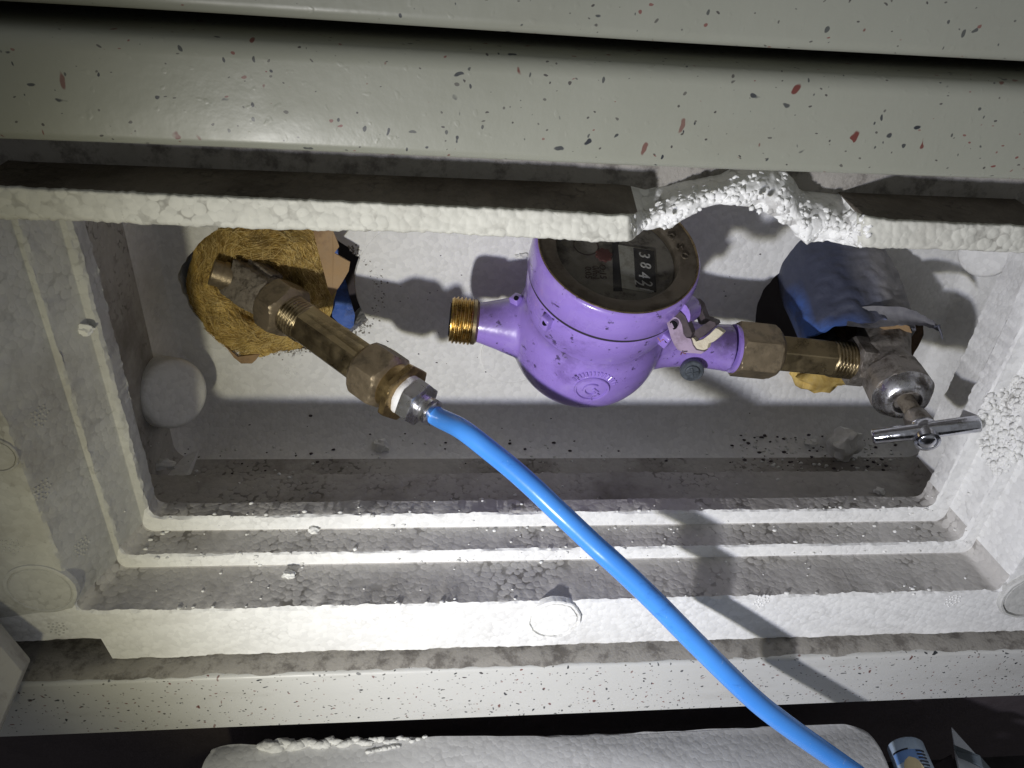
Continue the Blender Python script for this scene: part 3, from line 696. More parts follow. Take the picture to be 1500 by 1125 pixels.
# threaded brass ends
mk('inlet_thread', *thread(-.0860, -.0715, .0146, .0024, .0012, 64), M['brass'], meter, matrix=MW @ along(), ang=40)
mk('inlet_collar', *lathe([(-.0730, .0125), (-.0725, .0142), (-.0705, .0142), (-.069, .0125)], 48), M['brass_dark'], meter, matrix=MW @ along())
mk('inlet_bore', *lathe([(-.0866, .0105), (-.0862, .0105)], 48), M['black'], meter, matrix=MW @ along())
BB = bvh_of(body)
def mhit(px, py):
    p, n_ = hit(px, py, BB); return p, n_
# cast emblem: ring, letter and rays following the bowl
p0, n0 = mhit(867, 571); ef = frame(p0, n0, PX)
def on_bowl(u, v, h):                                # tangent coordinates to the bowl surface
    q = ef @ Vector((u, v, .02)); l, nn, ii, dd = BB.ray_cast(q, -n0); 
    return (l if l is not None else q-n0*.02)+n0*h
def stroke(pts, r): return tube([on_bowl(u, v, .0003) for u, v in pts], r, 6)
g = G(); circ = lambda r, a0, a1, k=40, cxx=0, cyy=0: [(cxx+r*math.cos(R(a0+(a1-a0)*i/k)), cyy+r*math.sin(R(a0+(a1-a0)*i/k))) for i in range(k+1)]
g.add(stroke(circ(.0098, 0, 360), .00085)); g.add(stroke(circ(.0046, 60, 330, 24), .00095)); g.add(stroke([(.0005, .0015), (.0040, -.0015)], .0008)); g.add(stroke([(.0012, -.0012), (.0052, -.0045)], .0008))
for a in range(25, 160, 9): g.add(stroke([(.0122*math.cos(R(a)), .0122*math.sin(R(a))), (.0150*math.cos(R(a)), .0150*math.sin(R(a)))], .0006))
g.make('cast_emblem', M['purple'], body, ang=60)
# lugs with sealing holes
def lug(px, py, bv, w_, h_, t_, up, hole=.0013, out=.004):
    p, n_ = hit(px, py, bv); m = frame(p+n_*(out*.35), n_, up); g = G()
    g.add(box(-w_/2, w_/2, -t_/2, t_/2, -out, out*.6, .0011), 0, m)
    vd = -Vector(nrm(ray(px, py))); 
    g.add(lathe([(-.0006, hole), (.0002, hole)], 18), 1, frame(p+n_*out*.55+vd*(t_*.55), vd, up))
    g.make('seal_lug', [M['purple'], M['black']], meter, ang=50)
band_o = [o for o in bpy.data.objects if o.name == 'lower_band'][0]; LB = bvh_of(band_o)
lug(803, 470, LB, .0095, 0, .0060, NZ, .0016, .0045)
lug(757, 441, BB, .0065, 0, .0070, NZ, .0015, .0040)
lug(972, 494, LB, .0100, 0, .0055, NZ, .0015, .0050)
# grey sensor screw on the outlet pipe
p, n_ = mhit(1012, 534); vd = -Vector(nrm(ray(1012, 534))); ax = (vd*.75+imd*.45+imr*.1).normalized()
scr = mk('plug_screw', *lathe([(-.004, .0060), (.0030, .0060), (.0034, .0074), (.0060, .0074), (.0068, .0068), (.0068, .0046), (.0080, .0045), (.0084, .0040), (.0084, .0003)], 40), M['bolt'], meter, matrix=frame(p+n_*.001, ax, PX), ang=35)
g = G()
for a in (.4, .4+math.pi/2): g.add(box(-.0036, .0036, -.0005, .0005, .0080, .0092, .0002), 0, Matrix.Rotation(a, 4, 'Z'))
g.make('cross_ridge', M['bolt'], scr, matrix=frame(p+n_*.001, ax, PX))
# broken lid hinge: two arms, bridge, torn cream edge
hp = PD(1003, 478, (M3.T @ np.array(OD - NZ*.02 + PX*.047))[2]-.030)
HV = frame(hp, (imr*-.82+imd*.40-vdir*.42), (imr*.25+imd*.85-vdir*.3))      # z: outward face of the near arm, x: down along the arm
arm = [(-.0125, -.0030), (-.0105, .0015), (-.0060, .0040), (-.0015, .0036), (.0025, .0062), (.0065, .0110), (.0095, .0140), (.0118, .0150), (.0135, .0120), (.0135, .0040), (.0125, -.0010), (.0080, -.0050), (-.0060, -.0056), (-.0105, -.0050)]
hin = empty('tmp'); bpy.data.objects.remove(hin)
def arm_px(pts, d0, thick, dd):                       # outline drawn where the arm stands, given thickness along its own normal
    q = [PD(x, y, d0) for x, y in pts]; off = dd*thick; n = len(q)
    V_ = q+[a+off for a in q]; return V_, [tuple(range(n)), tuple(n+i for i in range(n))[::-1]]+[(i, (i+1) % n, n+(i+1) % n, n+i) for i in range(n)]
z12 = lambda pts: [(940+x*.12448, 420+y*.12448) for x, y in pts]
dH = (M3.T @ np.array(hp))[2]
ddn = (Vector(nrm(ray(1010, 480)))*.80+imr*.52-imd*.28).normalized()
A1 = z12([(295, 425), (320, 380), (350, 358), (400, 358), (440, 385), (470, 440), (492, 560), (525, 600), (575, 612), (600, 690), (640, 745), (735, 765), (700, 790), (500, 775), (420, 740), (385, 690), (345, 600)])
V_, F_ = arm_px(A1, dH, .0050, ddn)
ar1 = mk('hinge_arm', V_, F_, M['mauve'], meter, smooth=False); ar1['label'] = 'near arm of the lid hinge, pinkish grey'
V_, F_ = arm_px(z12([(350, 350), (400, 290), (450, 295), (510, 345), (545, 440), (590, 545), (580, 590), (520, 592), (492, 556), (470, 440), (440, 385), (400, 357)]), dH+.0004, .0045, ddn)
mk('hinge_arm', V_, F_, M['mauve_dark'], meter, smooth=False)
V_, F_ = arm_px(z12([(530, 190), (580, 158), (640, 165), (690, 215), (720, 300), (750, 372), (800, 385), (830, 420), (700, 450), (665, 425), (640, 330), (600, 240), (560, 210)]), dH+.011, .005, ddn)
mk('hinge_arm', V_, F_, M['mauve_dark'], meter, smooth=False)
mk('hinge_knuckle', *tube([PD(*z12([(410, 330)])[0], dH+.004), PD(*z12([(540, 250)])[0], dH+.014)], .0080, 20), M['purple'], meter)
V_, F_ = arm_px(z12([(590, 540), (700, 470), (800, 400), (860, 420), (870, 455), (790, 520), (700, 600), (630, 640), (590, 600)]), dH+.003, .006, ddn)
mk('hinge_bridge', V_, F_, M['mauve_dark'], meter, smooth=False)
V_, F_ = arm_px(z12([(560, 600), (610, 605), (640, 645), (720, 620), (800, 560), (870, 490), (905, 500), (960, 540), (905, 600), (840, 650), (790, 665), (770, 730), (720, 750), (650, 745), (625, 700), (590, 660)]), dH+.001, .0035, ddn)
mk('broken_plate', V_, F_, M['glue'], meter, smooth=False)
pinp = PD(*z12([(375, 450)])[0], dH-.0003); mk('hinge_pin', *lathe([(0, .0024), (.0006, .0024), (.0006, .0017), (-.0003, .0016)], 20), M['black'], meter, matrix=frame(pinp, -ddn, imr))
g = G()
for (a, b_) in (((225, 650), (190, 600)), ((235, 630), (260, 620)), ((470, 770), (460, 800)), ((480, 775), (520, 790))):
    g.add(tube([PD(*z12([a])[0], dH-.001), PD(*z12([b_])[0], dH-.002)], .0003, 6))
g.make('seal_wire', M['copper'], meter)

# ================================================================== OUTLET SIDE: union nut, tailpiece, stop valve (same axis as the meter)
AX = MW @ along(); AXo = MW @ Vector((0, 0, -.078))
def tx(px, py): return on_line(AXo, PX, px, py)
t_n0, t_n1 = tx(1072, 517), tx(1141, 524); t_a1 = tx(1214, 531); t_th = tx(1246, 535); t_h1 = tx(1268, 538)
un = empty('union_coupling', AXo+PX*t_n0); tag(un, 'dark brass union nut and ribbed tailpiece joining the purple meter to the stop valve', 'pipe coupling')
mk('union_nut', *hexnut(t_n0, t_n1, .0325, .30, .85, seg=120, rot=.35), M['brass_nut'], un, matrix=AX, ang=22)
mk('nut_lip', *lathe([(t_n0-.0012, .0145), (t_n0-.0008, .0158), (t_n0+.001, .0160)], 48), M['purple'], un, matrix=AX)
mk('tailpiece', *hexnut(t_n1-.004, t_a1, .0225, .02, .16, seg=96, rot=.62, n=6), M['brass_dark'], un, matrix=AX, ang=22)
mk('thread', *thread(t_a1-.001, t_th+.003, .0124, .0024, .0012, 64), M['brass_dark'], un, matrix=AX, ang=40)

val = empty('stop_valve', AXo+PX*(t_h1+.02)); tag(val, 'stained nickel stop valve with T-bar handle at the right pipe hole', 'valve')
mk('valve_nut', *hexnut(t_th-.001, t_h1, .0290, .12, .06, seg=96, rot=.25), M['nickel'], val, matrix=AX, ang=22)
d0 = (M3.T @ np.array(AXo+PX*t_h1))[2]
Bc = PD(1291, 524, d0+.002); Nc = PD(1320, 577, d0-.024); Sc = PD(1331, 606, d0-.038); Hc = PD(1353, 631, d0-.052)
Pc = PD(1296, 468, d0+.020); Pe = PD(1285, 430, d0+.060)
g = G(); g.add(ico(.0185, 3, .05), 0, Matrix.Translation(Bc)); axs = (Hc-Bc).normalized()
g.add(tube([AXo+PX*(t_h1-.002), Bc], [.0135, .0150], 32)); g.add(tube([Pe, Pc, Bc], [.0150, .0165, .0175], 32)); g.add(tube([Bc, Bc+axs*.020], [.0165, .0160], 32))
tmp = g.make('tmp', M['nickel']); md = tmp.modifiers.new('r', 'REMESH'); md.mode = 'VOXEL'; md.voxel_size = .0010; ms = tmp.modifiers.new('s', 'SMOOTH'); ms.factor = .5; ms.iterations = 4
dg = bpy.context.evaluated_depsgraph_get(); me = bpy.data.meshes.new_from_object(tmp.evaluated_get(dg)); bpy.data.objects.remove(tmp)
vb = mk('valve_body', [v.co.copy()+Vector((0, 0, .0004*noise.noise(v.co*260))) for v in me.vertices], [tuple(p.vertices) for p in me.polygons], M['nickel'], val, ang=180); bpy.data.meshes.remove(me)
VB = bvh_of(vb); p, n_ = hit(1318, 527, VB)
mk('cast_mark', *lathe([(-.001, .0042), (.0007, .0042), (.0009, .0037), (.0003, .0030), (.0003, .0004)], 32), M['nickel'], vb, matrix=frame(p, n_, imr))
SF = frame(Bc, axs, imr)
tl = lambda P_: (P_-Bc).dot(axs)
tn, ts, th = tl(Nc), tl(Sc), tl(Hc)
mk('bonnet', *lathe([(tn-.017, .0165), (tn-.016, .0184), (tn+.0015, .0190), (tn+.0022, .0186), (tn+.004, .0150), (tn+.007, .0112), (tn+.0075, .0050)], 10*8, lambda a, z, r: r*(1-.05*(abs(math.cos(4*a))**3)*(z < tn+.003))), M['nickel'], val, matrix=SF, ang=30)
mk('dome_cap', *lathe([(tn+.0018, .0183), (tn+.0024, .0184), (tn+.0095, .0136), (tn+.0104, .0124), (tn+.0104, .0088), (tn+.0080, .0080)], 64, cap1=False), M['chrome_worn'], val, matrix=SF, ang=60)
mk('stem', *lathe([(tn-.002, .0052), (th-.004, .0048)], 32), M['zinc_old'], val, matrix=SF)
mk('packing_nut', *lathe([(th-.015, .0052), (th-.013, .0068), (th-.006, .0078), (th-.003, .0070)], 40), M['nickel'], val, matrix=SF)
e0 = PD(1277, 640, (M3.T @ np.array(Hc))[2]+.007); e1 = PD(1437, 620, (M3.T @ np.array(Hc))[2]-.014); bd = (e1-e0).normalized()
hub = G(); hub.add(ico(.0085, 3, .02, (1, 1, 1)), 0, Matrix.Translation(Hc)); hub.add(lathe([(0, .0074), (.0098, .0070), (.0102, .0056), (.0095, .0050), (.0102, .0042), (.0102, .0003)], 40), 0, frame(Hc, (axs*.75-Vector(nrm(ray(1360, 640)))*.4+imd*.3), imr))
hb_ = hub.make('handle_hub', M['chrome'], val, ang=45)
mid = Hc-(Hc-e0).dot(bd)*0*bd; Lb = (e1-e0).length; c_ = e0+bd*(Hc-e0).dot(bd)
mk('handle_bar', *lathe([(0, .0034), (.0008, .0044), (.0014, .0047), (Lb-.0014, .0050), (Lb-.0006, .0046), (Lb, .0034)], 32), M['chrome'], hb_, matrix=frame(e0, bd, imd), ang=35)

# ---- navy wrapped insulation sleeve over the right pipe
c0, c1 = PD(1212, 372, d0+.050), PD(1243, 505, d0+.008)
na, nl = 132, 60; V_ = []; du = []; bl = []
axw = (c1-c0); e1_ = (imr-axw.normalized()*imr.dot(axw.normalized())).normalized(); e2_ = axw.normalized().cross(e1_)
if e2_.dot(vdir) > 0: e2_ = -e2_                        # e2_ faces the viewer
for layer_ in (0, 1):
    for i in range(nl):
        t = i/(nl-1)
        for j in range(na):
            a = 2*math.pi*j/na; ca, sa = math.cos(a), math.sin(a)
            r_ = (.0335+.003*math.sin(t*3))*(1+.06*noise.noise(Vector((ca*1.5, sa*1.5, t*2)))+.03*noise.noise(Vector((ca*4, sa*4, t*5)))) - layer_*.0022
            fold = .0012*math.sin(9*a+5*t+2*noise.noise(Vector((ca*2, sa*2, t*3))))*t + .0036*abs(noise.noise(Vector((ca*3.2, sa*3.2, t*9)))) + .0016*abs(noise.noise(Vector((ca*8, sa*8, t*14))))
            tt_ = t*(1+.05*noise.noise(Vector((ca*3, sa*3, 7)))-.10*max(0, ca))
            p = c0+axw*tt_+e1_*(r_*1.08*ca+.007*t)+e2_*((r_+fold)*sa*(.95-.2*t))
            V_.append(p); du.append(max(0, min(1, (ca+.12)*2.0+.30*(1-t)+.35*noise.noise(p*45)))); bl.append(max(0, min(1, (-ca-.84)*8))*min(1, max(0, (t-.45)*4))+.8*min(1, max(0, (t-.90)*12))*max(0, min(1, -ca*2-.2))+.28*max(0, 1-abs(ca-.20)/.22)*(sa > 0)*min(1, t*1.6)+.5*min(1, max(0, (t-.84)*8))*(ca > .15)*(sa > .2))
F_ = grid_faces(nl, na)+[tuple(nl*na+i for i in f) for f in grid_faces(nl, na)]+[((nl-1)*na+j, (nl-1)*na+(j+1) % na, (2*nl-1)*na+(j+1) % na, (2*nl-1)*na+j) for j in range(na)]
slv = empty('insulation_sleeve', c0); tag(slv, 'dark navy insulation sleeve in the right hole with a torn pointed flap', 'insulation')
ws = mk('wrap', V_, F_, M['wrap'], slv, ang=70)
def vattr(o, name, vals):
    a = o.data.attributes.new(name, 'FLOAT', 'POINT'); a.data.foreach_set('value', np.array(vals, np.float32))
vattr(ws, 'dust', np.clip(du, 0, 1)); vattr(ws, 'blue', np.clip(bl, 0, 1))
# pointed flap torn off towards the right
fp_t = spline([(1245, 452), (1290, 448), (1330, 452), (1358, 465), (1372, 474), (1379, 484)], 22); fp_b = spline([(1240, 478), (1285, 480), (1320, 476), (1350, 477), (1368, 482), (1380, 487)], 22)
V_ = []; dF = d0-.018
for k in (0, 1):
    for (a, b_) in zip(fp_t, fp_b):
        for m_ in range(6):
            s_ = m_/5; x = a[0]+(b_[0]-a[0])*s_; y = a[1]+(b_[1]-a[1])*s_+.8*math.sin(x*.5)
            V_.append(PD(x, y, dF+.010*(1-s_)*max(0, (1330-x)/90)+.004*math.sin(s_*3)+k*.0008))
nn_ = 22*6; F_ = grid_faces(22, 6, False); F_ = F_+[tuple(nn_+i for i in f) for f in F_]
fo = mk('torn_flap', V_, F_, M['wrap'], slv, ang=70); vattr(fo, 'dust', [.75]*len(V_)); vattr(fo, 'blue', [0]*len(V_))
g = G(); g.add(tube([PD(1374, 476, dF), PD(1378, 486, dF-.001), PD(1381, 497, dF)], [.0009, .0007, .0004], 6)); g.add(tube([PD(1368, 479, dF), PD(1377, 476, dF-.001)], [.0007, .0004], 6))
tf = g.make('loose_thread', M['wrap'], slv); vattr(tf, 'dust', [.2]*len(tf.data.vertices))
# brown core ring and scrap of wool that show beside the valve
rr_ = hole_ring(0, 0, .0235, .0265, 0, 60, .10, 8); V_ = [(x, z, 0) for x, z in rr_]+[(x*.98, z*.98, -.03) for x, z in rr_]
mk('brown_core', V_, [tuple(range(60))]+[(i, (i+1) % 60, 60+(i+1) % 60, 60+i) for i in range(60)], M['rust'], slv, smooth=False, matrix=frame(PD(1303, 506, d0+.024), -vdir*.7+imr*.25+imd*.35, imr))
q = [PD(x, y, d0-.006) for x, y in ((1288, 480), (1300, 476), (1322, 474), (1332, 478), (1336, 488), (1328, 486), (1318, 481), (1296, 483))]
V_ = q+[a+vdir*.0015 for a in q]; mk('paper_edge', V_, [tuple(range(8)), tuple(range(8, 16))[::-1]]+[(i, (i+1) % 8, 8+(i+1) % 8, 8+i) for i in range(8)], M['kraft'], slv, smooth=False)
scrap = mk('wool_scrap', *ico(.0165, 3, .5, (1.25, .7, .75), 3), M['wool'], None, ang=60); scrap.data.transform(Matrix.Translation(PY(1200, 552, .462))); recentre(scrap)
tag(scrap, 'scrap of yellow glass wool below the right brass tailpiece', 'insulation')

# ================================================================== LEFT PIPE END: nut, tailpiece, lower nut, bushing
LA = PY(415, 452, .432); LBp = PY(552, 548, .378); LD = (LBp-LA).normalized(); LF = frame(LA, LD, imd)
tq = lambda px, py: on_line(LA, LD, px, py)
z2 = lambda x, y: (260+x*.26667, 320+y*.26667)
a0, a1, a2, a3, a4, a5 = tq(*z2(505, 452)), tq(*z2(622, 535)), tq(*z2(705, 595)), tq(*z2(1003, 798)), tq(*z2(1180, 920)), tq(*z2(1222, 950))
le = empty('pipe_coupling', LA); tag(le, 'aged brass union coupling sticking out of the left pipe hole towards the blue hose', 'pipe coupling')
mk('upper_nut', *hexnut(a0, a1, .0325, .70, .42, seg=120, rot=.42), M['brass_nut'], le, matrix=LF, ang=22)
mk('thread', *thread(a1-.002, a2+.001, .0128, .0023, .0011, 64), M['brass_dark'], le, matrix=LF, ang=40)
mk('tailpiece', *hexnut(a2, a3+.004, .0238, .12, .03, seg=96, rot=.15, n=6), M['brass_dark'], le, matrix=LF, ang=22)
mk('tail_sleeve', *lathe([(a2+.002, .0120), (a3+.002, .0123)], 48), M['brass_dark'], le, matrix=LF)
mk('lower_nut', *hexnut(a3, a4, .0330, .95, .50, seg=120, rot=.36), M['brass_nut'], le, matrix=LF, ang=22)
# grey corroded pipe stub and bend behind the upper nut
st = tq(*z2(352, 348)); g = G()
blk = box(-.0125, .0125, -.0130, .0130, st-.004, a0+.003, .0035); g.add(blk, 0)
g.add(box(-.0165, -.0115, -.0050, .0080, st+.001, a0-.004, .0015), 0)
stub = g.make('tmp', M['zinc_old']); md = stub.modifiers.new('r', 'REMESH'); md.mode = 'VOXEL'; md.voxel_size = .0008; ms = stub.modifiers.new('s', 'SMOOTH'); ms.factor = .5; ms.iterations = 3
dg = bpy.context.evaluated_depsgraph_get(); me = bpy.data.meshes.new_from_object(stub.evaluated_get(dg)); bpy.data.objects.remove(stub)
SV = [v.co+v.co.normalized()*(.0022*noise.noise(v.co*120)+.0012*noise.noise(v.co*420)+.0006*noise.noise(v.co*900)) for v in me.vertices]
mk('corroded_elbow', SV, [tuple(p.vertices) for p in me.polygons], M['zinc_old'], le, ang=50, matrix=LF); bpy.data.meshes.remove(me)
ePt = LA+LD*(st+.004); sp = PD(310, 398, (M3.T @ np.array(ePt))[2]-.010)
mk('pipe_stub', *tube([ePt, sp], [.0085, .0085], 28), M['brass_nut'], le, ang=40)
mk('stub_ring', *tube([sp+(ePt-sp)*.28, sp+(ePt-sp)*.42], [.0094, .0094], 28), M['brass_nut'], le, ang=40)
mk('feed_pipe', *tube([ePt, PD(350, 405, (M3.T @ np.array(ePt))[2]+.05), PY(380, 400, .54)], [.010, .011, .011], 24), M['zinc_old'], le)

# ---- hose with its fitting
hose = empty('blue_hose', LA+LD*a5); tag(hose, 'bright blue plastic hose running from the left coupling down to the lower right', 'hose')
b6, b7, b8, b9 = tq(*z2(1252, 968)), tq(*z2(1268, 985)), tq(*z2(1345, 1030)), tq(*z2(1398, 1064))
mk('brass_neck', *lathe([(a4-.002, .0140), (a5+.002, .0140)], 48), M['brass_bush'], hose, matrix=LF)
mk('bushing_hex', *hexnut(a5, b6, .0335, .04, .10, seg=96, rot=.30), M['brass_bush'], hose, matrix=LF, ang=22)
V_, F_ = lathe([(b6-.0008, .0115), (b6, .0124), (b7, .0122), (b7+.0026, .0112)], 48, lambda a, z, r: r*(1+.05*noise.noise(Vector((math.cos(a)*3, math.sin(a)*3, z*900)))))
mk('thread_tape', V_, F_, M['tape'], hose, matrix=LF, ang=60)
mk('steel_hex', *hexnut(b7+.0018, b8, .0245, .05, .12, seg=96, rot=.2), M['steel'], hose, matrix=LF, ang=22)
mk('ferrule', *lathe([(b8-.001, .0070), (b8+.0015, .0072), (b8+.0024, .0064), (b8+.0034, .0064), (b8+.0038, .0079), (b8+.0062, .0080), (b8+.0066, .0062), (b8+.0078, .0062), (b8+.0082, .0080), (b9+.001, .0078), (b9+.002, .0064)], 48), M['steel'], hose, matrix=LF, ang=40)
hstart = LA+LD*(b9-.004); d_s = (M3.T @ np.array(hstart))[2]
hp_ = [(*proj(LA+LD*(b9-.008)), d_s+.003), (*proj(hstart), d_s), (*proj(LA+LD*(b9+.006)), d_s-.004), (680, 631, .398), (724, 664, .391), (772, 706, .386), (820, 751, .383), (868, 796, .382), (900, 825, .3815), (956, 878, .382), (1023, 945, .385), (1091, 1012, .392), (1151, 1061, .402), (1237, 1123, .418), (1340, 1192, .43), (1480, 1280, .44)]
hs = spline(hp_, 220); path = [PD(x, y, d)+Vector([.0006*noise.noise(Vector((k*.045, q*5, 2)))*min(1, k/20) for q in range(3)]) for k, (x, y, d) in enumerate(hs)]
ho = mk('tube', *tube(path, .0057, 28), M['hose'], hose, ang=60)
vattr(ho, 'grime', np.repeat(np.clip(1-np.arange(220)/26, 0, 1), 28))

# ---- glass wool packed round the left pipe
wool = empty('glass_wool', PY(405, 520, .45)); tag(wool, 'yellow brown glass wool packed around the pipe in the left hole', 'insulation')
wo = np.array([(300, 345), (282, 372), (273, 420), (290, 470), (318, 502), (345, 522), (372, 530), (400, 522), (430, 515), (462, 500), (480, 470), (490, 435), (488, 405), (482, 370), (478, 335), (440, 318), (380, 312), (330, 318)], float)
wp = spline([tuple(a) for a in wo]+[tuple(wo[0])], 121)[:-1]
cxy = np.array((390, 415.)); nr_ = 44; V_ = []
for i in range(nr_):
    t = 1-i/(nr_-1)*.985
    for j in range(120):
        a = 2*math.pi*j/120; k = 1+.035*noise.noise(Vector((math.cos(a)*5, math.sin(a)*5, t*3)))
        x, y = cxy+(wp[j]-cxy)*t*k
        prof_ = (1-t**3)
        ns = noise.fractal(Vector((x*.017, y*.017, 2)), 1.0, 2.0, 2)
        q = PY(x, y, YB+.004-.020*(1-t**4)*(1 if t > .5 else .9) + (.030*max(0, .55-t)) - .017*ns*(1-t**8) - .002*noise.noise(Vector((x*.09, y*.06, 4))))
        V_.append(q)
wl = mk('wool_pad', V_, grid_faces(nr_, 120)+[tuple(120*(nr_-1)+j for j in range(120))], M['wool'], wool, ang=70)
WB = bvh_of(wl); g = G()
for i in range(3600):
    j = random.randrange(120); t = math.sqrt(random.uniform(.03, 1.0)); x, y = cxy+(wp[j]-cxy)*t; p, n_ = hit(x, y, WB)
    if (p-PY(x, y, YB)).length > .08: continue
    fl = noise.noise(Vector((x*.021, y*.021, 8)))*2.0+noise.noise(Vector((x*.06, y*.06, 3)))*.8
    tang = math.atan2(y-cxy[1], x-cxy[0])+math.pi/2+fl+random.gauss(0, .12); L_ = random.uniform(16, 60); pts_ = []
    bend = random.gauss(0, .5)
    for k in range(8):
        s_ = k/7; a = tang+bend*s_; pp, nn2 = hit(x+math.cos(a)*L_*s_, y+math.sin(a)*L_*s_, WB)
        if (pp-p).length > .025 or pp.y > .5: break
        pts_.append(pp-vdir*(.0002+(.0045 if i % 9 == 0 else .0016)*math.sin(s_*math.pi)*random.random()))
    if len(pts_) > 2: g.add(tube(pts_, random.uniform(.00009, .00020), 3, False), 0 if random.random() < .5 else 1 if random.random() < .6 else 2)
fb = g.make('fibres', [M['wool'], M['wool_pale'], M['wool_dark']], wool, ang=180); fb['kind'] = 'stuff'
def sheet(name, px, Y, mat, par, th=.0008, wob=.002):
    q = [PY(x, y, Y+wob*noise.noise(Vector((x*.06, y*.06, 1)))) for x, y in px]; n = len(q); V_ = q+[a+Vector((0, th, 0)) for a in q]
    return mk(name, V_, [tuple(range(n)), tuple(n+i for i in range(n))[::-1]]+[(i, (i+1) % n, n+(i+1) % n, n+i) for i in range(n)], mat, par, smooth=False)
sheet('kraft_facing', [z2(*q) for q in ((740, 40), (850, 60), (872, 110), (888, 155), (862, 190), (900, 215), (948, 240), (940, 290), (905, 350), (872, 400), (850, 428), (828, 390), (800, 280), (770, 170))], .446, M['kraft'], wool)
sheet('kraft_facing', [z2(*q) for q in ((262, 700), (330, 760), (455, 745), (430, 778), (408, 797), (350, 797), (310, 765))], .4665, M['kraft'], wool, wob=0)
sheet('blue_film', [z2(*q) for q in ((840, 180), (885, 165), (882, 215), (905, 300), (930, 360), (945, 430), (975, 530), (965, 612), (900, 590), (850, 540), (845, 420))], .480, M['blue_film'], wool)
sheet('blue_film', [z2(*q) for q in ((195, 70), (150, 150), (95, 240), (118, 260), (180, 150), (230, 70))], .472, M['blue_film'], wool)
# soiled ring of foam crumbs round the left hole's right edge
g = G()
for i in range(620):
    a = random.uniform(-2.1, .75); r_ = 1+abs(random.gauss(0, .06)); x = HL.x+.0640*r_*math.cos(a); z = HL.z+.047*r_*math.sin(a)
    g.add(ico(random.uniform(.0003, .0010), 1, .5, (1, .6, 1), i), 0 if random.random() < .62 else 1, Matrix.Translation((x, YB-.0002, z)))
rc = g.make('rough_rim', [M['foam_torn'], M['concrete']], liner, ang=80); rc['kind'] = 'stuff'

# ================================================================== LOOSE BITS
def crumb(name, x, y, r, label, cat, seed, sc=(1, 1, .8), mat=M['foam_torn'], sub=3, jit=.5, lift=.5):
    p, n_ = hit(x, y); V_, F_ = ico(r, sub, jit, sc, seed); V_ = [Vector(v)+v.normalized()*.0006*noise.noise(v*420) for v in map(Vector, V_)]
    o = mk(name, V_, F_, mat, None, ang=45); o.location = p+n_*r*lift; return tag(o, label, cat, 'foam crumbs fallen in the box')
crumb('foam_chunk', 1228, 664, .0125, 'large broken foam chunk on the box floor below the valve handle', 'foam crumb', 3, (.9, .9, 1.15), lift=.8)
crumb('foam_crumb', 232, 681, .0052, 'small pale foam crumb on the floor in the left corner of the box', 'foam crumb', 5, (1.7, .8, .7))
crumb('foam_crumb', 558, 654, .0052, 'white foam crumb on the box floor below the left coupling', 'foam crumb', 8, (1.1, .9, .9))
crumb('foam_crumb', 459, 779, .0024, 'small foam crumb on the second step, left of the hose', 'foam crumb', 11, (1.3, .9, .7))
crumb('foam_crumb', 424, 844, .0024, 'small foam crumb on the third step near its left end', 'foam crumb', 14, (1.4, .9, .7))
crumb('foam_crumb', 1187, 650, .0040, 'small foam crumb just left of the large foam chunk', 'foam crumb', 17, (1.3, .9, .7))
crumb('foam_crumb', 1288, 722, .0030, 'tiny white foam crumb at the right end of the dark inner ledge', 'foam crumb', 19, (1.3, .9, .7))
crumb('foam_crumb', 120, 482, .0030, 'foam crumb clinging to the left edge of the opening', 'foam crumb', 21, (1.4, .7, .8))
crumb('foam_crumb', 764, 374, .0030, 'tiny foam crumb stuck to the back wall left of the meter register', 'foam crumb', 25, (1.5, .7, .7))
g = G(); dk = G()
for i in range(620):                                   # dust and grit on the floor and the steps
    k = random.random()
    if k < .34: x, y = random.uniform(1080, 1320), random.uniform(636, 690)
    elif k < .62: x, y = random.uniform(220, 1330), random.gauss(660, 26)
    elif k < .82: x, y = random.uniform(200, 1380), random.choice((756, 783, 815, 828, 889))-random.gauss(0, 1.6)-.013*(random.random()*0)
    else: x, y = random.uniform(180, 1420), random.uniform(700, 885)
    if y > 740: y -= (x-300)*.0138*(1 if y < 800 else 1.6)
    p, n_ = hit(x, y)
    if p.y > .5: continue
    dark = (y < 700 and random.random() < .35)
    (dk if dark else g).add(ico(random.choice((.0004, .0005, .0007, .0011)) * (1.2 if k < .34 else 1), 1, .6, (1.4, 1, .8), i), 0, Matrix.Translation(p+n_*.0002))
for i in range(90):
    x, y = random.gauss(640, 60), random.gauss(445, 40)
    if i % 3 == 0: x, y = random.uniform(300, 1300), random.uniform(370, 560)
    p, n_ = hit(x, y)
    if .46 < p.y < .475: dk.add(ico(random.choice((.0003, .0004, .0006)), 1, .6, (1.4, 1, .8), i), 0, Matrix.Translation(p+n_*.0001))
gs = g.make('foam_grit', M['foam_torn'], None, ang=80); tag(gs, 'tiny white foam grit scattered over the floor and steps of the box', 'grit', None, 'stuff')
ds = dk.make('dirt_grit', M['dark_wall'], None, ang=80); tag(ds, 'dark dirt grit scattered over the floor of the box', 'grit', None, 'stuff')

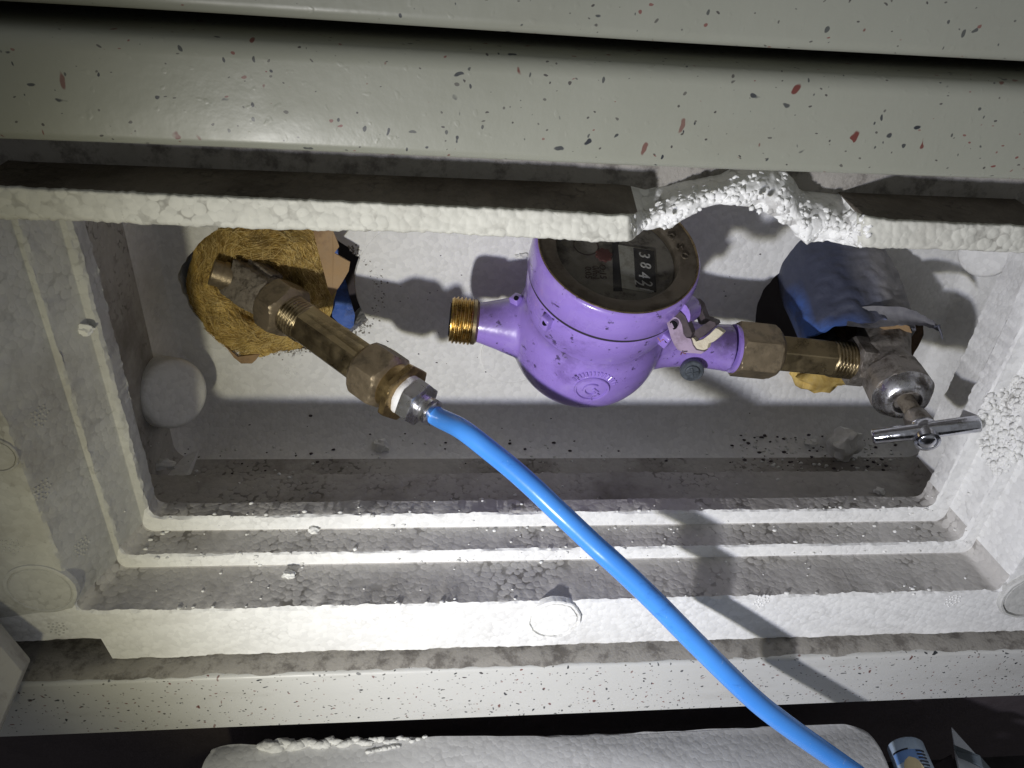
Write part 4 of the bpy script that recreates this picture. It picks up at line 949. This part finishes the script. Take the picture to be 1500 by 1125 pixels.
# tube with a printed label and a folded sheet on the dark floor, lower right
dt = .475; tA = PD(1325, 1092, dt+.004); tB = PD(1366, 1190, dt-.03); td = (tB-tA).normalized(); TL = (tB-tA).length
side_ = td.cross(Vector(nrm(ray(1340, 1120)))).normalized(); face = side_.cross(td).normalized()
if face.dot(vdir) > 0: face = -face
TFm = frame(tA, td, face); rt = .0112
bt = empty('printed_tube', tA); tag(bt, 'pale blue tube with a striped printed label standing at the lower right edge', 'tube')
mk('tube_body', *lathe([(-.0004, rt*.80), (0, rt*.93), (.0010, rt), (TL, rt)], 48), M['tube_white'], bt, matrix=TFm, ang=40)
mk('tube_mouth', *lathe([(-.0006, rt*.70), (-.0002, rt*.70)], 32), M['tube_white'], bt, matrix=TFm)
def wrapq(name, z0, z1, aa0, aa1, mat, h=.0002, shape=None, par=bt):
    V_ = []; nx, nz = 20, 14
    for i in range(nz):
        for j in range(nx):
            a = aa0+(aa1-aa0)*j/(nx-1); z = z0+(z1-z0)*i/(nz-1)
            if shape:
                u, v = j/(nx-1)*2-1, i/(nz-1)*2-1; s_ = math.sqrt(max(0, 1-v*v)); a = (aa0+aa1)/2+(aa1-aa0)/2*u*s_
            V_.append(((rt+h)*math.cos(a), (rt+h)*math.sin(a), z))
    return mk(name, V_, grid_faces(nz, nx, False), mat, par, matrix=TFm)
wrapq('label_band', .0085, .0150, -.75, .85, M['print_blue'])
wrapq('label_dark_edge', .0074, .0085, -.1, .85, M['print_dark'], .0003)
for k in range(6): wrapq('label_stripe', .0090+k*.0022, .0102+k*.0022, (.45 if False else -.95), -.45, M['print_dark'], .0004)
wrapq('label_oval', .0128, .0330, -.52, .52, M['print_cream'], .0005, True)
def plate(name, px, ds_, mat, par, th=.0009):
    q = [PD(x, y, d) for (x, y), d in zip(px, ds_)]; n = len(q); V_ = q+[a+vdir*th for a in q]
    return mk(name, V_, [tuple(range(n)), tuple(n+i for i in range(n))[::-1]]+[(i, (i+1) % n, n+(i+1) % n, n+i) for i in range(n)], mat, par, smooth=False)
fs = empty('folded_sheet', PD(1420, 1100, .50)); tag(fs, 'folded pale sheet with a grey stripe in the lower right corner', 'sheet')
plate('sheet_panel', [(1394, 1066), (1398, 1070), (1470, 1150), (1500, 1190), (1420, 1200), (1400, 1110)], (.52, .52, .49, .48, .46, .50), M['paper'], fs)
plate('stripe', [(1398, 1092), (1404, 1098), (1436, 1108), (1462, 1138), (1440, 1124), (1404, 1110), (1399, 1100)], (.505, .505, .49, .484, .483, .496, .50), M['grey_stripe'], fs)
plate('dark_fold', [(1362, 1125), (1394, 1106), (1400, 1125), (1404, 1170), (1350, 1170)], (.515, .515, .51, .505, .505), M['dark_wall'], fs)
for o in bpy.data.objects:
    if o.type == 'MESH' and o.parent and o.parent.type == 'EMPTY': o.matrix_parent_inverse = Matrix.Translation(-Vector(o.parent.location))
    elif o.type == 'MESH' and o.parent: o.matrix_parent_inverse = Matrix.Identity(4)
